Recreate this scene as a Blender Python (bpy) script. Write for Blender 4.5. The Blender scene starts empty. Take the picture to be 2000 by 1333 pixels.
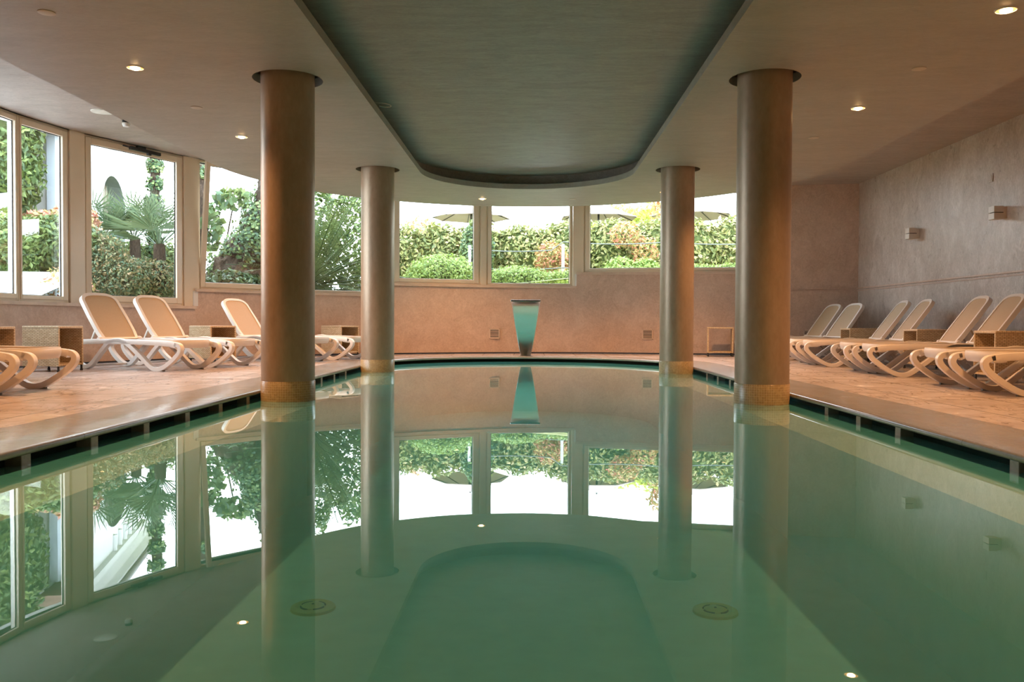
import bpy, bmesh, math, random
from mathutils import Vector, Matrix, noise
from mathutils.geometry import tessellate_polygon
random.seed(7)
C = bpy.context.scene.collection
pi = math.pi
R = math.radians

# ------------------------------------------------------------------ helpers
class MB:
    def __init__(s): s.v=[]; s.f=[]; s.uv={}; s.m=[]
    def add(s, vs, fs, uvs=None, m=0):
        o=len(s.v); s.v+= [tuple(v) for v in vs]
        for k,f in enumerate(fs):
            if uvs: s.uv[len(s.f)]=uvs[k]
            s.f.append(tuple(o+i for i in f)); s.m.append(m)
    def box(s, c, d, M=None, m=0):
        x,y,z=d[0]/2,d[1]/2,d[2]/2
        vs=[Vector((c[0]+sx*x,c[1]+sy*y,c[2]+sz*z)) for sz in(-1,1) for sy in(-1,1) for sx in(-1,1)]
        if M is not None: vs=[M@v for v in vs]
        s.add(vs,[(0,2,3,1),(4,5,7,6),(0,1,5,4),(2,6,7,3),(0,4,6,2),(1,3,7,5)],m=m)
    def bar(s, a, b, w, h, up=(0,0,1), m=0):
        # box bar from a to b, width w across, h along up
        a=Vector(a); b=Vector(b); t=(b-a).normalized(); up=Vector(up); sd=t.cross(up).normalized(); u=sd.cross(t)
        vs=[]
        for p in(a,b):
            for i,j in((-1,-1),(1,-1),(1,1),(-1,1)): vs.append(p+sd*i*w/2+u*j*h/2)
        s.add(vs,[(3,2,1,0),(4,5,6,7),(0,1,5,4),(1,2,6,5),(2,3,7,6),(3,0,4,7)],m=m)
    def sweep(s, path, prof, closed=False, up=(0,0,1), caps=True, m=0):
        # prof: list of (a,b): a along side, b along 'normal in up-plane'; path: points; 
        n=len(path); P=[Vector(p) for p in path]; k=len(prof); vs=[]
        up=Vector(up)
        for i in range(n):
            if closed: t=(P[(i+1)%n]-P[i-1])
            else: t=P[min(i+1,n-1)]-P[max(i-1,0)]
            t.normalize(); sd=t.cross(up)
            if sd.length<1e-4: sd=Vector((1,0,0))
            sd.normalize(); u=sd.cross(t)
            for a,b in prof: vs.append(P[i]+sd*a+u*b)
        fs=[]
        for i in range(n if closed else n-1):
            j=(i+1)%n
            for q in range(k):
                r=(q+1)%k; fs.append((i*k+q,i*k+r,j*k+r,j*k+q))
        if caps and not closed:
            fs.append(tuple(range(k-1,-1,-1))); fs.append(tuple((n-1)*k+q for q in range(k)))
        s.add(vs,fs,m=m)
    def tube(s, path, r, n=8, m=0, closed=False, rs=None):
        P=[Vector(p) for p in path]; N=len(P); vs=[]; fs=[]
        ref=Vector((0.31,0.17,0.93)).normalized()
        for i in range(N):
            if closed: t=P[(i+1)%N]-P[i-1]
            else: t=P[min(i+1,N-1)]-P[max(i-1,0)]
            t.normalize(); a=t.cross(ref)
            if a.length<.1: a=t.cross(Vector((1,0,0)))
            a.normalize(); b=t.cross(a); rr=rs[i] if rs else r
            for k in range(n):
                th=2*pi*k/n; vs.append(P[i]+a*math.cos(th)*rr+b*math.sin(th)*rr)
        for i in range(N if closed else N-1):
            j=(i+1)%N
            for k in range(n): fs.append((i*n+k,i*n+(k+1)%n,j*n+(k+1)%n,j*n+k))
        if not closed: fs.append(tuple(range(n-1,-1,-1))); fs.append(tuple((N-1)*n+k for k in range(n)))
        s.add(vs,fs,m=m)
    def lathe(s, prof, n=64, c=(0,0), m=0, uvr=None, cap=True):
        vs=[];fs=[];uvs=[]
        for r,z in prof:
            for k in range(n):
                th=2*pi*k/n; vs.append((c[0]+r*math.cos(th),c[1]+r*math.sin(th),z))
        rr=uvr or prof[0][0]
        for i in range(len(prof)-1):
            for k in range(n):
                l=(k+1)%n; fs.append((i*n+k,i*n+l,(i+1)*n+l,(i+1)*n+k))
                u0,u1=2*pi*k/n*rr,2*pi*(k+1)/n*rr; z0,z1=prof[i][1],prof[i+1][1]
                uvs.append(((u0,z0),(u1,z0),(u1,z1),(u0,z1)))
        if cap:
            fs.append(tuple(range(n-1,-1,-1))); uvs.append([(vs[k][0],vs[k][1]) for k in range(n-1,-1,-1)])
            o=(len(prof)-1)*n; fs.append(tuple(o+k for k in range(n))); uvs.append([(vs[o+k][0],vs[o+k][1]) for k in range(n)])
        s.add(vs,fs,uvs,m=m)
    def prism(s, loops, z0, z1, top=True, bottom=True, m=0, ms=None):
        # loops: outer + holes (2D), extruded
        tri=tessellate_polygon([[Vector((x,y,0)) for x,y in l] for l in loops])
        flat=[p for l in loops for p in l]; N=len(flat)
        vs=[(x,y,z0) for x,y in flat]+[(x,y,z1) for x,y in flat]; fs=[]
        for t in tri:
            a,b,c=t; ar=(flat[b][0]-flat[a][0])*(flat[c][1]-flat[a][1])-(flat[b][1]-flat[a][1])*(flat[c][0]-flat[a][0])
            if ar<0: a,b,c=a,c,b
            if bottom: fs.append((a,c,b))
            if top: fs.append((N+a,N+b,N+c))
        s.add(vs,fs,m=m); vs2=[];fs2=[]; o=0
        for li,l in enumerate(loops):
            n=len(l); base=len(vs2)
            vs2+=[(x,y,z0) for x,y in l]+[(x,y,z1) for x,y in l]
            A=sum(l[i][0]*l[(i+1)%n][1]-l[(i+1)%n][0]*l[i][1] for i in range(n))
            flip=(A<0)!=(li>0)
            for i in range(n):
                j=(i+1)%n; q=(base+i,base+j,base+n+j,base+n+i)
                fs2.append(q[::-1] if flip else q)
        s.add(vs2,fs2,m=m if ms is None else ms)
    def build(s, name, mats, parent=None, smooth=False, bevel=0, angle=40, seg=2):
        me=bpy.data.meshes.new(name); me.from_pydata(s.v,[],s.f)
        if not isinstance(mats,(list,tuple)): mats=[mats]
        for x in mats: me.materials.append(x)
        if len(mats)>1: me.polygons.foreach_set('material_index',s.m)
        if s.uv:
            uv=me.uv_layers.new(name='uv')
            for fi,co in s.uv.items():
                p=me.polygons[fi]
                for li,c in zip(p.loop_indices,co): uv.data[li].uv=c
        if smooth:
            me.polygons.foreach_set('use_smooth',[True]*len(me.polygons))
            try: me.set_sharp_from_angle(angle=R(angle))
            except Exception: pass
        me.update()
        o=bpy.data.objects.new(name,me); C.objects.link(o)
        if parent: o.parent=parent
        if bevel:
            b=o.modifiers.new('bevel','BEVEL'); b.width=bevel; b.segments=seg; b.limit_method='ANGLE'; b.angle_limit=R(35)
            b.harden_normals=False
        return o

def tag(o, label=None, cat=None, group=None, kind=None):
    if label: o['label']=label
    if cat: o['category']=cat
    if group: o['group']=group
    if kind: o['kind']=kind
    return o
def struct(o): o['kind']='structure'; return o
def empty(name, loc=(0,0,0), rz=0):
    o=bpy.data.objects.new(name,None); C.objects.link(o); o.location=loc; o.rotation_euler=(0,0,rz); o.empty_display_size=.1
    return o
def copy_tree(o, parent=None):
    c=o.copy(); C.objects.link(c); c.parent=parent
    for ch in [x for x in bpy.data.objects if x.parent is o]: copy_tree(ch,c)
    return c
def smoothpath(pts, n=8, closed=False):
    P=[Vector(p) for p in pts]; N=len(P); out=[]
    for i in range(N if closed else N-1):
        if closed: a,b,c,d=P[i-1],P[i],P[(i+1)%N],P[(i+2)%N]
        else: a,b,c,d=P[max(i-1,0)],P[i],P[i+1],P[min(i+2,N-1)]
        for k in range(n):
            u=k/n; out.append(.5*((2*b)+(-a+c)*u+(2*a-5*b+4*c-d)*u*u+(-a+3*b-3*c+d)*u**3))
    if not closed: out.append(P[-1])
    return out

# ------------------------------------------------------------------ materials
class NT:
    def __init__(s,name):
        s.mat=bpy.data.materials.new(name); s.mat.use_nodes=True; s.t=s.mat.node_tree; s.t.nodes.clear()
        s.out=s.n('ShaderNodeOutputMaterial')
    def n(s,typ,**kw):
        o=s.t.nodes.new(typ)
        for k,v in kw.items():
            if k in o.inputs.keys() if isinstance(k,str) else False: o.inputs[k].default_value=v
            else:
                try: setattr(o,k,v)
                except Exception: pass
        return o
    def l(s,a,b): s.t.links.new(a,b)
    def set(s,node,**kw):
        for k,v in kw.items():
            node.inputs[k.replace('_',' ')].default_value=v
        return node
def c4(c): return (c[0],c[1],c[2],1)
def ramp(nt,fac,stops,interp='LINEAR'):
    r=nt.n('ShaderNodeValToRGB'); r.color_ramp.interpolation=interp
    e=r.color_ramp.elements
    while len(e)<len(stops): e.new(.5)
    for x,(p,c) in zip(e,stops): x.position=p; x.color=c4(c)
    nt.l(fac,r.inputs['Fac']); return r.outputs['Color']
def noise_n(nt,vec,scale,detail=4,rough=.55,dist=0):
    n=nt.n('ShaderNodeTexNoise'); n.inputs['Scale'].default_value=scale; n.inputs['Detail'].default_value=detail
    n.inputs['Roughness'].default_value=rough; n.inputs['Distortion'].default_value=dist
    nt.l(vec,n.inputs['Vector']); return n.outputs['Fac']
def mapping(nt,src,scale=(1,1,1),rot=(0,0,0),loc=(0,0,0)):
    m=nt.n('ShaderNodeMapping'); m.inputs['Scale'].default_value=scale; m.inputs['Rotation'].default_value=rot; m.inputs['Location'].default_value=loc
    nt.l(src,m.inputs['Vector']); return m.outputs['Vector']
def mixc(nt,fac,a,b,mode='MIX'):
    m=nt.n('ShaderNodeMix'); m.data_type='RGBA'; m.blend_type=mode
    if isinstance(fac,(int,float)): m.inputs[0].default_value=fac
    else: nt.l(fac,m.inputs[0])
    for i,x in((6,a),(7,b)):
        if isinstance(x,tuple): m.inputs[i].default_value=c4(x)
        else: nt.l(x,m.inputs[i])
    return m.outputs[2]
def math_n(nt,op,a,b=0,clamp=False):
    m=nt.n('ShaderNodeMath'); m.operation=op; m.use_clamp=clamp
    for i,x in((0,a),(1,b)):
        if isinstance(x,(int,float)): m.inputs[i].default_value=x
        else: nt.l(x,m.inputs[i])
    return m.outputs[0]
def bump(nt,h,strength=.3,dist=.01,normal=None):
    b=nt.n('ShaderNodeBump'); b.inputs['Strength'].default_value=strength; b.inputs['Distance'].default_value=dist
    nt.l(h,b.inputs['Height'])
    if normal is not None: nt.l(normal,b.inputs['Normal'])
    return b.outputs['Normal']
def principled(nt,color,rough=.5,metal=0,spec=.5,normal=None,**kw):
    p=nt.n('ShaderNodeBsdfPrincipled')
    for key,val in(('Base Color',color),('Roughness',rough),('Metallic',metal),('Specular IOR Level',spec)):
        if isinstance(val,(int,float)): p.inputs[key].default_value=val
        elif isinstance(val,tuple): p.inputs[key].default_value=c4(val)
        else: nt.l(val,p.inputs[key])
    for k,v in kw.items(): p.inputs[k.replace('_',' ')].default_value=v
    if normal is not None: nt.l(normal,p.inputs['Normal'])
    nt.l(p.outputs[0],nt.out.inputs['Surface']); return p
def obc(nt): return nt.n('ShaderNodeTexCoord').outputs['Object']
def flat(name,col,rough=.5,metal=0,spec=.5,var=.06,scale=8):
    nt=NT(name); co=obc(nt); f=noise_n(nt,co,scale,3)
    a=tuple(x*(1-var) for x in col); b=tuple(min(1,x*(1+var)) for x in col)
    principled(nt,ramp(nt,f,[(.3,a),(.7,b)]),rough,metal,spec); return nt.mat

def stucco(name,lo,mid,hi,rough=.45,stretch=(1,1,1),pits=.0,bumpd=.004,scale=1.,pitcol=(.10,.06,.04),veins=0):
    nt=NT(name); co=obc(nt)
    v=mapping(nt,co,stretch)
    a=noise_n(nt,v,1.7*scale,6,.62,1.4); b=noise_n(nt,v,11*scale,8,.72,2.0)
    col=ramp(nt,a,[(.36,lo),(.5,mid),(.64,hi)])
    col2=ramp(nt,b,[(.36,lo),(.5,mid),(.62,hi)])
    col=mixc(nt,.55,col,col2)
    if veins>0:
        vn=noise_n(nt,v,5.5*scale,7,.75,3.0)
        vm=ramp(nt,vn,[(.30,(1,1,1)),(.40,(0,0,0))]); col=mixc(nt,math_n(nt,'MULTIPLY',vm,veins),col,tuple(x*.55 for x in lo))
    h=b
    r=noise_n(nt,v,5*scale,5,.6,.3)
    if pits>0:
        vv=mapping(nt,co,(stretch[0]*1.0,stretch[1]*1.0,stretch[2]*1.0))
        pn=noise_n(nt,vv,16*scale,6,.72,1.5)
        zone=noise_n(nt,co,1.1,2,.5)
        pm=math_n(nt,'MULTIPLY',ramp(nt,pn,[(.30,(1,1,1)),(.37,(0,0,0))]),ramp(nt,zone,[(.45,(0,0,0)),(.62,(1,1,1))]))
        col=mixc(nt,math_n(nt,'MULTIPLY',pm,pits),col,pitcol)
        h=math_n(nt,'SUBTRACT',b,pm)
    rr=nt.n('ShaderNodeMapRange'); nt.l(r,rr.inputs[0]); rr.inputs[3].default_value=rough-.12; rr.inputs[4].default_value=rough+.15
    principled(nt,col,rr.outputs[0],0,.4,bump(nt,h,.35,bumpd)); return nt.mat

M={}
M['wall']=stucco('pink_marble_plaster',(.50,.36,.28),(.60,.45,.36),(.69,.54,.45),.42,(1,1,.9),.35,.004,1.1,(.24,.15,.11),.5)
M['wall_right']=stucco('grey_beige_travertine_plaster',(.40,.33,.285),(.53,.455,.405),(.68,.61,.56),.30,(1,1,.6),.6,.008,1.5,(.20,.14,.11),.7)
M['ceil']=stucco('smooth_grey_beige_plaster',(.32,.30,.27),(.36,.34,.305),(.40,.38,.345),.5,(.5,1.3,1),.0,.002,1.3)
M['ceil_rough']=stucco('pitted_brown_plaster',(.32,.265,.23),(.39,.33,.285),(.45,.385,.335),.5,(.5,1.2,1),.85,.008,1.2)
M['recess']=stucco('grey_streaked_plaster',(.19,.19,.18),(.255,.255,.24),(.32,.32,.30),.45,(.45,1.6,1),.0,.002,1.8)

def column_mat():
    nt=NT('bronze_tinted_polished_plaster'); co=obc(nt); v=mapping(nt,co,(1,1,.4))
    a=noise_n(nt,v,3,6,.65,.5); b=noise_n(nt,v,22,6,.7,.4)
    col=mixc(nt,.4,ramp(nt,a,[(.3,(.36,.265,.185)),(.7,(.47,.355,.255))]),ramp(nt,b,[(.3,(.34,.245,.165)),(.7,(.52,.39,.28))]))
    rr=nt.n('ShaderNodeMapRange'); nt.l(b,rr.inputs[0]); rr.inputs[3].default_value=.30; rr.inputs[4].default_value=.48
    principled(nt,col,rr.outputs[0],.35,.5,bump(nt,b,.25,.003)); return nt.mat
M['column']=column_mat()

def mosaic_mat():
    nt=NT('small_ochre_mosaic_tiles'); uv=nt.n('ShaderNodeUVMap').outputs[0]
    b=nt.n('ShaderNodeTexBrick'); b.offset=0; b.squash=1
    b.inputs['Scale'].default_value=1; b.inputs['Brick Width'].default_value=.0222; b.inputs['Row Height'].default_value=.0222
    b.inputs['Mortar Size'].default_value=.0022; b.inputs['Color1'].default_value=(.50,.35,.16,1); b.inputs['Color2'].default_value=(.36,.24,.11,1)
    b.inputs['Mortar'].default_value=(.62,.50,.33,1); b.inputs['Bias'].default_value=-.1
    nt.l(uv,b.inputs['Vector'])
    f=noise_n(nt,obc(nt),40,2)
    col=mixc(nt,.3,b.outputs['Color'],ramp(nt,f,[(.35,(.30,.19,.08)),(.65,(.62,.46,.25))]))
    principled(nt,col,.3,0,.5,bump(nt,b.outputs['Fac'],-.4,.002)); return nt.mat
M['mosaic']=mosaic_mat()

def deck_mat():
    nt=NT('pitted_tan_stone_planks'); co=obc(nt)
    br=nt.n('ShaderNodeTexBrick'); br.offset=.37; br.offset_frequency=2
    br.inputs['Scale'].default_value=1; br.inputs['Brick Width'].default_value=2.2; br.inputs['Row Height'].default_value=.62
    br.inputs['Mortar Size'].default_value=.009; br.inputs['Color1'].default_value=(0,0,0,1); br.inputs['Color2'].default_value=(1,1,1,1); br.inputs['Mortar'].default_value=(.5,.5,.5,1)
    nt.l(mapping(nt,co,(1,1,1),(0,0,R(90)),(0,.28,0)),br.inputs['Vector'])
    a=noise_n(nt,mapping(nt,co,(.7,2.2,1)),1.6,6,.6,.8); b=noise_n(nt,mapping(nt,co,(1,3.5,1)),10,8,.7,.6)
    base=mixc(nt,.45,ramp(nt,a,[(.36,(.42,.355,.33)),(.64,(.585,.515,.49))]),ramp(nt,b,[(.36,(.38,.315,.285)),(.64,(.64,.57,.545))]))
    base=mixc(nt,.12,base,br.outputs['Color'],'OVERLAY')
    pn=noise_n(nt,mapping(nt,co,(3.4,1,1)),4.5,5,.62,1.2); zone=noise_n(nt,co,1.3,2)
    pm=math_n(nt,'MULTIPLY',ramp(nt,pn,[(.40,(1,1,1)),(.425,(0,0,0))]),ramp(nt,zone,[(.42,(0,0,0)),(.55,(1,1,1))]))
    base=mixc(nt,math_n(nt,'MULTIPLY',pm,.75),base,(.13,.07,.05))
    base=mixc(nt,math_n(nt,'MULTIPLY',br.outputs['Fac'],.75),base,(.10,.07,.06))
    h=math_n(nt,'SUBTRACT',math_n(nt,'MULTIPLY',b,.3),math_n(nt,'ADD',pm,br.outputs['Fac']))
    rr=nt.n('ShaderNodeMapRange'); nt.l(a,rr.inputs[0]); rr.inputs[3].default_value=.14; rr.inputs[4].default_value=.34
    principled(nt,base,rr.outputs[0],0,.8,bump(nt,h,.18,.003)); return nt.mat
M['deck']=deck_mat()
def coping_mat():
    nt=NT('grey_brown_polished_stone'); co=obc(nt)
    a=noise_n(nt,mapping(nt,co,(1,.5,1)),2.5,7,.65,.8); b=noise_n(nt,co,26,6,.7)
    col=mixc(nt,.35,ramp(nt,a,[(.3,(.235,.225,.215)),(.7,(.31,.295,.28))]),ramp(nt,b,[(.3,(.20,.19,.18)),(.7,(.34,.325,.31))]))
    br=nt.n('ShaderNodeTexBrick'); br.offset=0
    br.inputs['Scale'].default_value=1; br.inputs['Brick Width'].default_value=1.5; br.inputs['Row Height'].default_value=8
    br.inputs['Mortar Size'].default_value=.003; br.inputs['Mortar'].default_value=(1,1,1,1)
    nt.l(mapping(nt,co,(1,1,1),(0,0,R(90)),(.35,4,0)),br.inputs['Vector'])
    col=mixc(nt,math_n(nt,'MULTIPLY',br.outputs['Fac'],.6),col,(.07,.06,.05))
    rr=nt.n('ShaderNodeMapRange'); nt.l(a,rr.inputs[0]); rr.inputs[3].default_value=.12; rr.inputs[4].default_value=.28
    principled(nt,col,rr.outputs[0],0,.5,bump(nt,math_n(nt,'SUBTRACT',b,br.outputs['Fac']),.15,.003)); return nt.mat
M['coping']=coping_mat()
M['liner']=flat('sand_coloured_pool_render',(.72,.77,.73),.6,0,.3,.05,5)
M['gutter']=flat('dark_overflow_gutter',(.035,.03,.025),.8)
M['frame']=flat('cream_lacquered_aluminium',(.80,.69,.54),.30,0,.5,.03,3)
M['frame_out']=flat('white_outer_reveal',(.78,.78,.76),.5,0,.4,.03,3)
M['sill']=flat('beige_stone_sill',(.66,.53,.43),.3,0,.5,.1,6)
M['gasket']=flat('black_rubber',(.012,.012,.014),.6)
M['dark']=flat('near_black_metal',(.02,.02,.022),.4)
M['white_plastic']=flat('white_resin',(.78,.73,.68),.36,0,.5,.02,5)
M['grey_foot']=flat('grey_rubber_foot',(.22,.19,.15),.7)
M['cover']=flat('painted_cover',(.50,.45,.39),.5)
M['speaker']=flat('off_white_grille',(.72,.70,.62),.6)
M['drain']=flat('ochre_plastic',(.62,.50,.20),.5)  # ochre takes in the yellowish ring and its yellow-brown shadow edges
M['smoke']=flat('white_detector',(.75,.72,.68),.4)
M['steel']=None

def sling_mat():
    nt=NT('tan_woven_mesh_textile'); uv=nt.n('ShaderNodeUVMap').outputs[0]
    w=nt.n('ShaderNodeTexWave'); w.bands_direction='X'; w.inputs['Scale'].default_value=90; nt.l(uv,w.inputs['Vector'])
    w2=nt.n('ShaderNodeTexWave'); w2.bands_direction='Y'; w2.inputs['Scale'].default_value=45; nt.l(uv,w2.inputs['Vector'])
    h=math_n(nt,'MULTIPLY',w.outputs['Fac'],w2.outputs['Fac'])
    f=noise_n(nt,mapping(nt,uv,(6,60,1)),6,4)
    col=mixc(nt,.5,ramp(nt,h,[(0,(.40,.28,.165)),(1,(.64,.50,.34))]),ramp(nt,f,[(.3,(.46,.33,.20)),(.7,(.60,.45,.29))]))
    principled(nt,col,.6,0,.35,bump(nt,h,.3,.001)); return nt.mat
M['sling']=sling_mat()
def wicker_mat():
    nt=NT('honey_woven_wicker'); uv=nt.n('ShaderNodeUVMap').outputs[0]
    br=nt.n('ShaderNodeTexBrick'); br.offset=.5; br.inputs['Scale'].default_value=1
    br.inputs['Brick Width'].default_value=.048; br.inputs['Row Height'].default_value=.017; br.inputs['Mortar Size'].default_value=.0026
    br.inputs['Mortar Smooth'].default_value=.6
    br.inputs['Color1'].default_value=(.76,.62,.42,1); br.inputs['Color2'].default_value=(.60,.45,.27,1); br.inputs['Mortar'].default_value=(.13,.07,.03,1)
    nt.l(uv,br.inputs['Vector'])
    principled(nt,br.outputs['Color'],.5,0,.4,bump(nt,br.outputs['Fac'],-.8,.004)); return nt.mat
M['wicker']=wicker_mat()
def steel_mat():
    nt=NT('brushed_stainless_steel'); co=obc(nt); f=noise_n(nt,mapping(nt,co,(60,60,3)),4,3)
    rr=nt.n('ShaderNodeMapRange'); nt.l(f,rr.inputs[0]); rr.inputs[3].default_value=.14; rr.inputs[4].default_value=.24
    principled(nt,(.50,.49,.48),rr.outputs[0],1,.5); return nt.mat
M['steel']=steel_mat()

def schlick(nt,f0):
    lw=nt.n('ShaderNodeLayerWeight'); lw.inputs['Blend'].default_value=.5
    p=math_n(nt,'POWER',lw.outputs['Facing'],5)
    return math_n(nt,'ADD',math_n(nt,'MULTIPLY',p,1-f0),f0)
def water_mat():
    nt=NT('still_pool_water')
    tr=nt.n('ShaderNodeBsdfTransparent'); tr.inputs[0].default_value=(.98,1,.99,1)
    gl=nt.n('ShaderNodeBsdfGlossy'); gl.inputs['Roughness'].default_value=0; gl.inputs[0].default_value=(1,1,1,1)
    n=noise_n(nt,mapping(nt,obc(nt),(1.2,.45,1)),1.6,2,.4); nb=bump(nt,n,.10,.004); nt.l(nb,gl.inputs['Normal'])
    df=nt.n('ShaderNodeBsdfDiffuse'); df.inputs[0].default_value=(.14,.72,.76,1)
    m0=nt.n('ShaderNodeMixShader'); m0.inputs[0].default_value=.42; nt.l(tr.outputs[0],m0.inputs[1]); nt.l(df.outputs[0],m0.inputs[2])
    mx=nt.n('ShaderNodeMixShader'); nt.l(schlick(nt,.024),mx.inputs[0]); nt.l(m0.outputs[0],mx.inputs[1]); nt.l(gl.outputs[0],mx.inputs[2])
    nt.l(mx.outputs[0],nt.out.inputs['Surface'])
    va=nt.n('ShaderNodeVolumeAbsorption'); va.inputs['Color'].default_value=(.20,.80,.86,1); va.inputs['Density'].default_value=.5
    nt.l(va.outputs[0],nt.out.inputs['Volume']); return nt.mat
M['water']=water_mat()
def glass_mat():
    nt=NT('clear_window_glass')
    tr=nt.n('ShaderNodeBsdfTransparent'); tr.inputs[0].default_value=(.93,.96,.96,1)
    gl=nt.n('ShaderNodeBsdfGlossy'); gl.inputs['Roughness'].default_value=0; gl.inputs[0].default_value=(1,1,1,1)
    mx=nt.n('ShaderNodeMixShader'); nt.l(schlick(nt,.07),mx.inputs[0]); nt.l(tr.outputs[0],mx.inputs[1]); nt.l(gl.outputs[0],mx.inputs[2])
    nt.l(mx.outputs[0],nt.out.inputs['Surface']); return nt.mat
M['glass']=glass_mat()
def emis(name,col,st):
    nt=NT(name); e=nt.n('ShaderNodeEmission'); e.inputs[0].default_value=c4(col); e.inputs[1].default_value=st
    nt.l(e.outputs[0],nt.out.inputs['Surface']); return nt.mat
M['bulb']=emis('glowing_halogen_lamp',(1,.60,.26),32)
M['reflector']=emis('reflector_halo_glow',(1,.40,.10),2.6)  # emission on the ring imitates the orange halo around the lamp

def leaf_mat(name,cols,trans=.22,rough=.5):
    nt=NT(name); g=nt.n('ShaderNodeNewGeometry')
    st=[(i/(len(cols)-1),c) for i,c in enumerate(cols)]
    col=ramp(nt,g.outputs['Random Per Island'],st)
    p=nt.n('ShaderNodeBsdfPrincipled'); nt.l(col,p.inputs['Base Color']); p.inputs['Roughness'].default_value=rough; p.inputs['Specular IOR Level'].default_value=.4
    t=nt.n('ShaderNodeBsdfTranslucent'); nt.l(mixc(nt,0 if 'parasol' in name else .5,col,(.46,.50,.16)),t.inputs[0])
    mx=nt.n('ShaderNodeMixShader'); mx.inputs[0].default_value=trans; nt.l(p.outputs[0],mx.inputs[1]); nt.l(t.outputs[0],mx.inputs[2])
    nt.l(mx.outputs[0],nt.out.inputs['Surface']); return nt.mat
M['leaf_hedge']=leaf_mat('hedge_leaves',[(.09,.12,.04),(.20,.23,.07),(.36,.34,.12),(.15,.19,.06),(.55,.42,.22)])
M['leaf_box']=leaf_mat('boxwood_leaves',[(.12,.22,.04),(.26,.36,.07),(.40,.48,.14)])
M['leaf_lime']=leaf_mat('lime_leaves',[(.42,.48,.07),(.62,.64,.14),(.50,.56,.10)],.5)
M['leaf_red']=leaf_mat('nandina_leaves',[(.45,.10,.08),(.55,.22,.12),(.30,.30,.08),(.60,.35,.16),(.25,.32,.10)])
M['leaf_pink']=leaf_mat('photinia_leaves',[(.60,.22,.18),(.70,.34,.24),(.35,.30,.10),(.62,.28,.24)])
M['leaf_dark']=leaf_mat('dark_green_leaves',[(.04,.08,.03),(.09,.14,.04),(.20,.26,.07),(.06,.11,.04)])
M['leaf_ivy']=leaf_mat('ivy_leaves',[(.03,.07,.04),(.06,.12,.055),(.12,.19,.07),(.24,.31,.10)])
M['leaf_palm']=leaf_mat('palm_fronds',[(.05,.10,.05),(.09,.15,.08),(.17,.23,.13)],.2,.35)
M['leaf_cycad']=leaf_mat('cycad_fronds',[(.03,.06,.02),(.055,.095,.03),(.13,.16,.05)],.15,.3)
M['leaf_shrub']=leaf_mat('mixed_shrub_leaves',[(.05,.10,.05),(.11,.18,.10),(.22,.25,.12),(.38,.24,.12),(.13,.18,.08)])
def bark_mat():
    nt=NT('shaggy_bark'); co=obc(nt); f=noise_n(nt,mapping(nt,co,(6,6,2)),5,8,.75,1)
    principled(nt,ramp(nt,f,[(.3,(.03,.02,.015)),(.52,(.10,.07,.05)),(.75,(.28,.21,.15))]),.9,0,.2,bump(nt,f,1,.05)); return nt.mat
M['bark']=bark_mat()
M['soil']=stucco('planted_earth',(.10,.12,.04),(.18,.20,.07),(.28,.26,.12),.9,(1,1,1),0,.02,2)
M['paving']=flat('pale_paving',(.62,.62,.64),.7,0,.3,.06,2)
M['facade']=flat('white_rendered_facade',(.86,.86,.87),.8,0,.2,.02,1)
M['facade_grey']=flat('pale_blue_grey_trim',(.50,.56,.63),.7,0,.2,.03,2)
M['pipe']=flat('grey_brown_metal_pipe',(.20,.17,.17),.5)
M['roof']=flat('brown_roof_tiles',(.28,.17,.13),.8,0,.2,.2,6)
M['parasol']=leaf_mat('beige_parasol_cloth',[(.50,.42,.37),(.50,.42,.37)],.3,.8)
M['core']=flat('dark_inner_twigs',(.07,.09,.03),.9,0,.1,.3,9)  # dark inner branch mass closing see-through gaps in the foliage
M['post_white']=flat('white_painted_post',(.80,.80,.78),.5)
M['wire']=flat('grey_wire',(.16,.17,.17),.5)
M['terracotta']=flat('salmon_plaster',(.27,.20,.17),.8)
M['slate']=flat('slate_grey_reveal',(.17,.21,.24),.8)

# ------------------------------------------------------------------ camera
F_PX=1665.7
CAM=Vector((.071,0,.644))
yaw,pitch,roll=-.0224,-.0211,.0044
Fv=Vector((math.sin(yaw)*math.cos(pitch),math.cos(yaw)*math.cos(pitch),math.sin(pitch)))
Rr=Vector((math.cos(yaw),-math.sin(yaw),0)); Uv=Rr.cross(Fv)
Rc=math.cos(roll)*Rr+math.sin(roll)*Uv; Uc=-math.sin(roll)*Rr+math.cos(roll)*Uv
cd=bpy.data.cameras.new('camera'); cam=bpy.data.objects.new('camera',cd); C.objects.link(cam)
mw=Matrix((( Rc.x,Uc.x,-Fv.x,CAM.x),(Rc.y,Uc.y,-Fv.y,CAM.y),(Rc.z,Uc.z,-Fv.z,CAM.z),(0,0,0,1)))
cam.matrix_world=mw; cd.sensor_width=36; cd.lens=F_PX/2000*36; cd.clip_start=.02; cd.clip_end=400
bpy.context.scene.camera=cam

# ------------------------------------------------------------------ plan of the room
ZP=2.948      # underside of the lowered ceiling
ZC=3.45       # upper ceiling by the windows
WALL=[(-6.98,7.0),(-6.97,9.0),(-6.92,11.0),(-6.72,12.3),(-6.35,13.2),(-5.75,14.45),(-5.0,15.4),(-4.0,16.3),(-2.8,17.05),(-1.4,17.7),(0,18.08),(1.4,18.15),(2.8,17.98),(4.0,17.75),(5.3,17.42),(6.58,17.18)]
wc=[(p.x,p.y) for p in smoothpath([(x,y,0) for x,y in WALL],10)]
YN=-3.5
wc=[(-6.98,YN),(-6.98,1),(-6.98,4)]+wc
def par(p):
    best=(9e9,0)
    for i in range(len(wc)-1):
        a=Vector(wc[i]); b=Vector(wc[i+1]); d=b-a; u=max(0,min(1,(Vector(p)-a).dot(d)/d.length_squared)); e=(a+d*u-Vector(p)).length
        if e<best[0]-1e-9: best=(e,i+u)
    return best[1]
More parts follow.
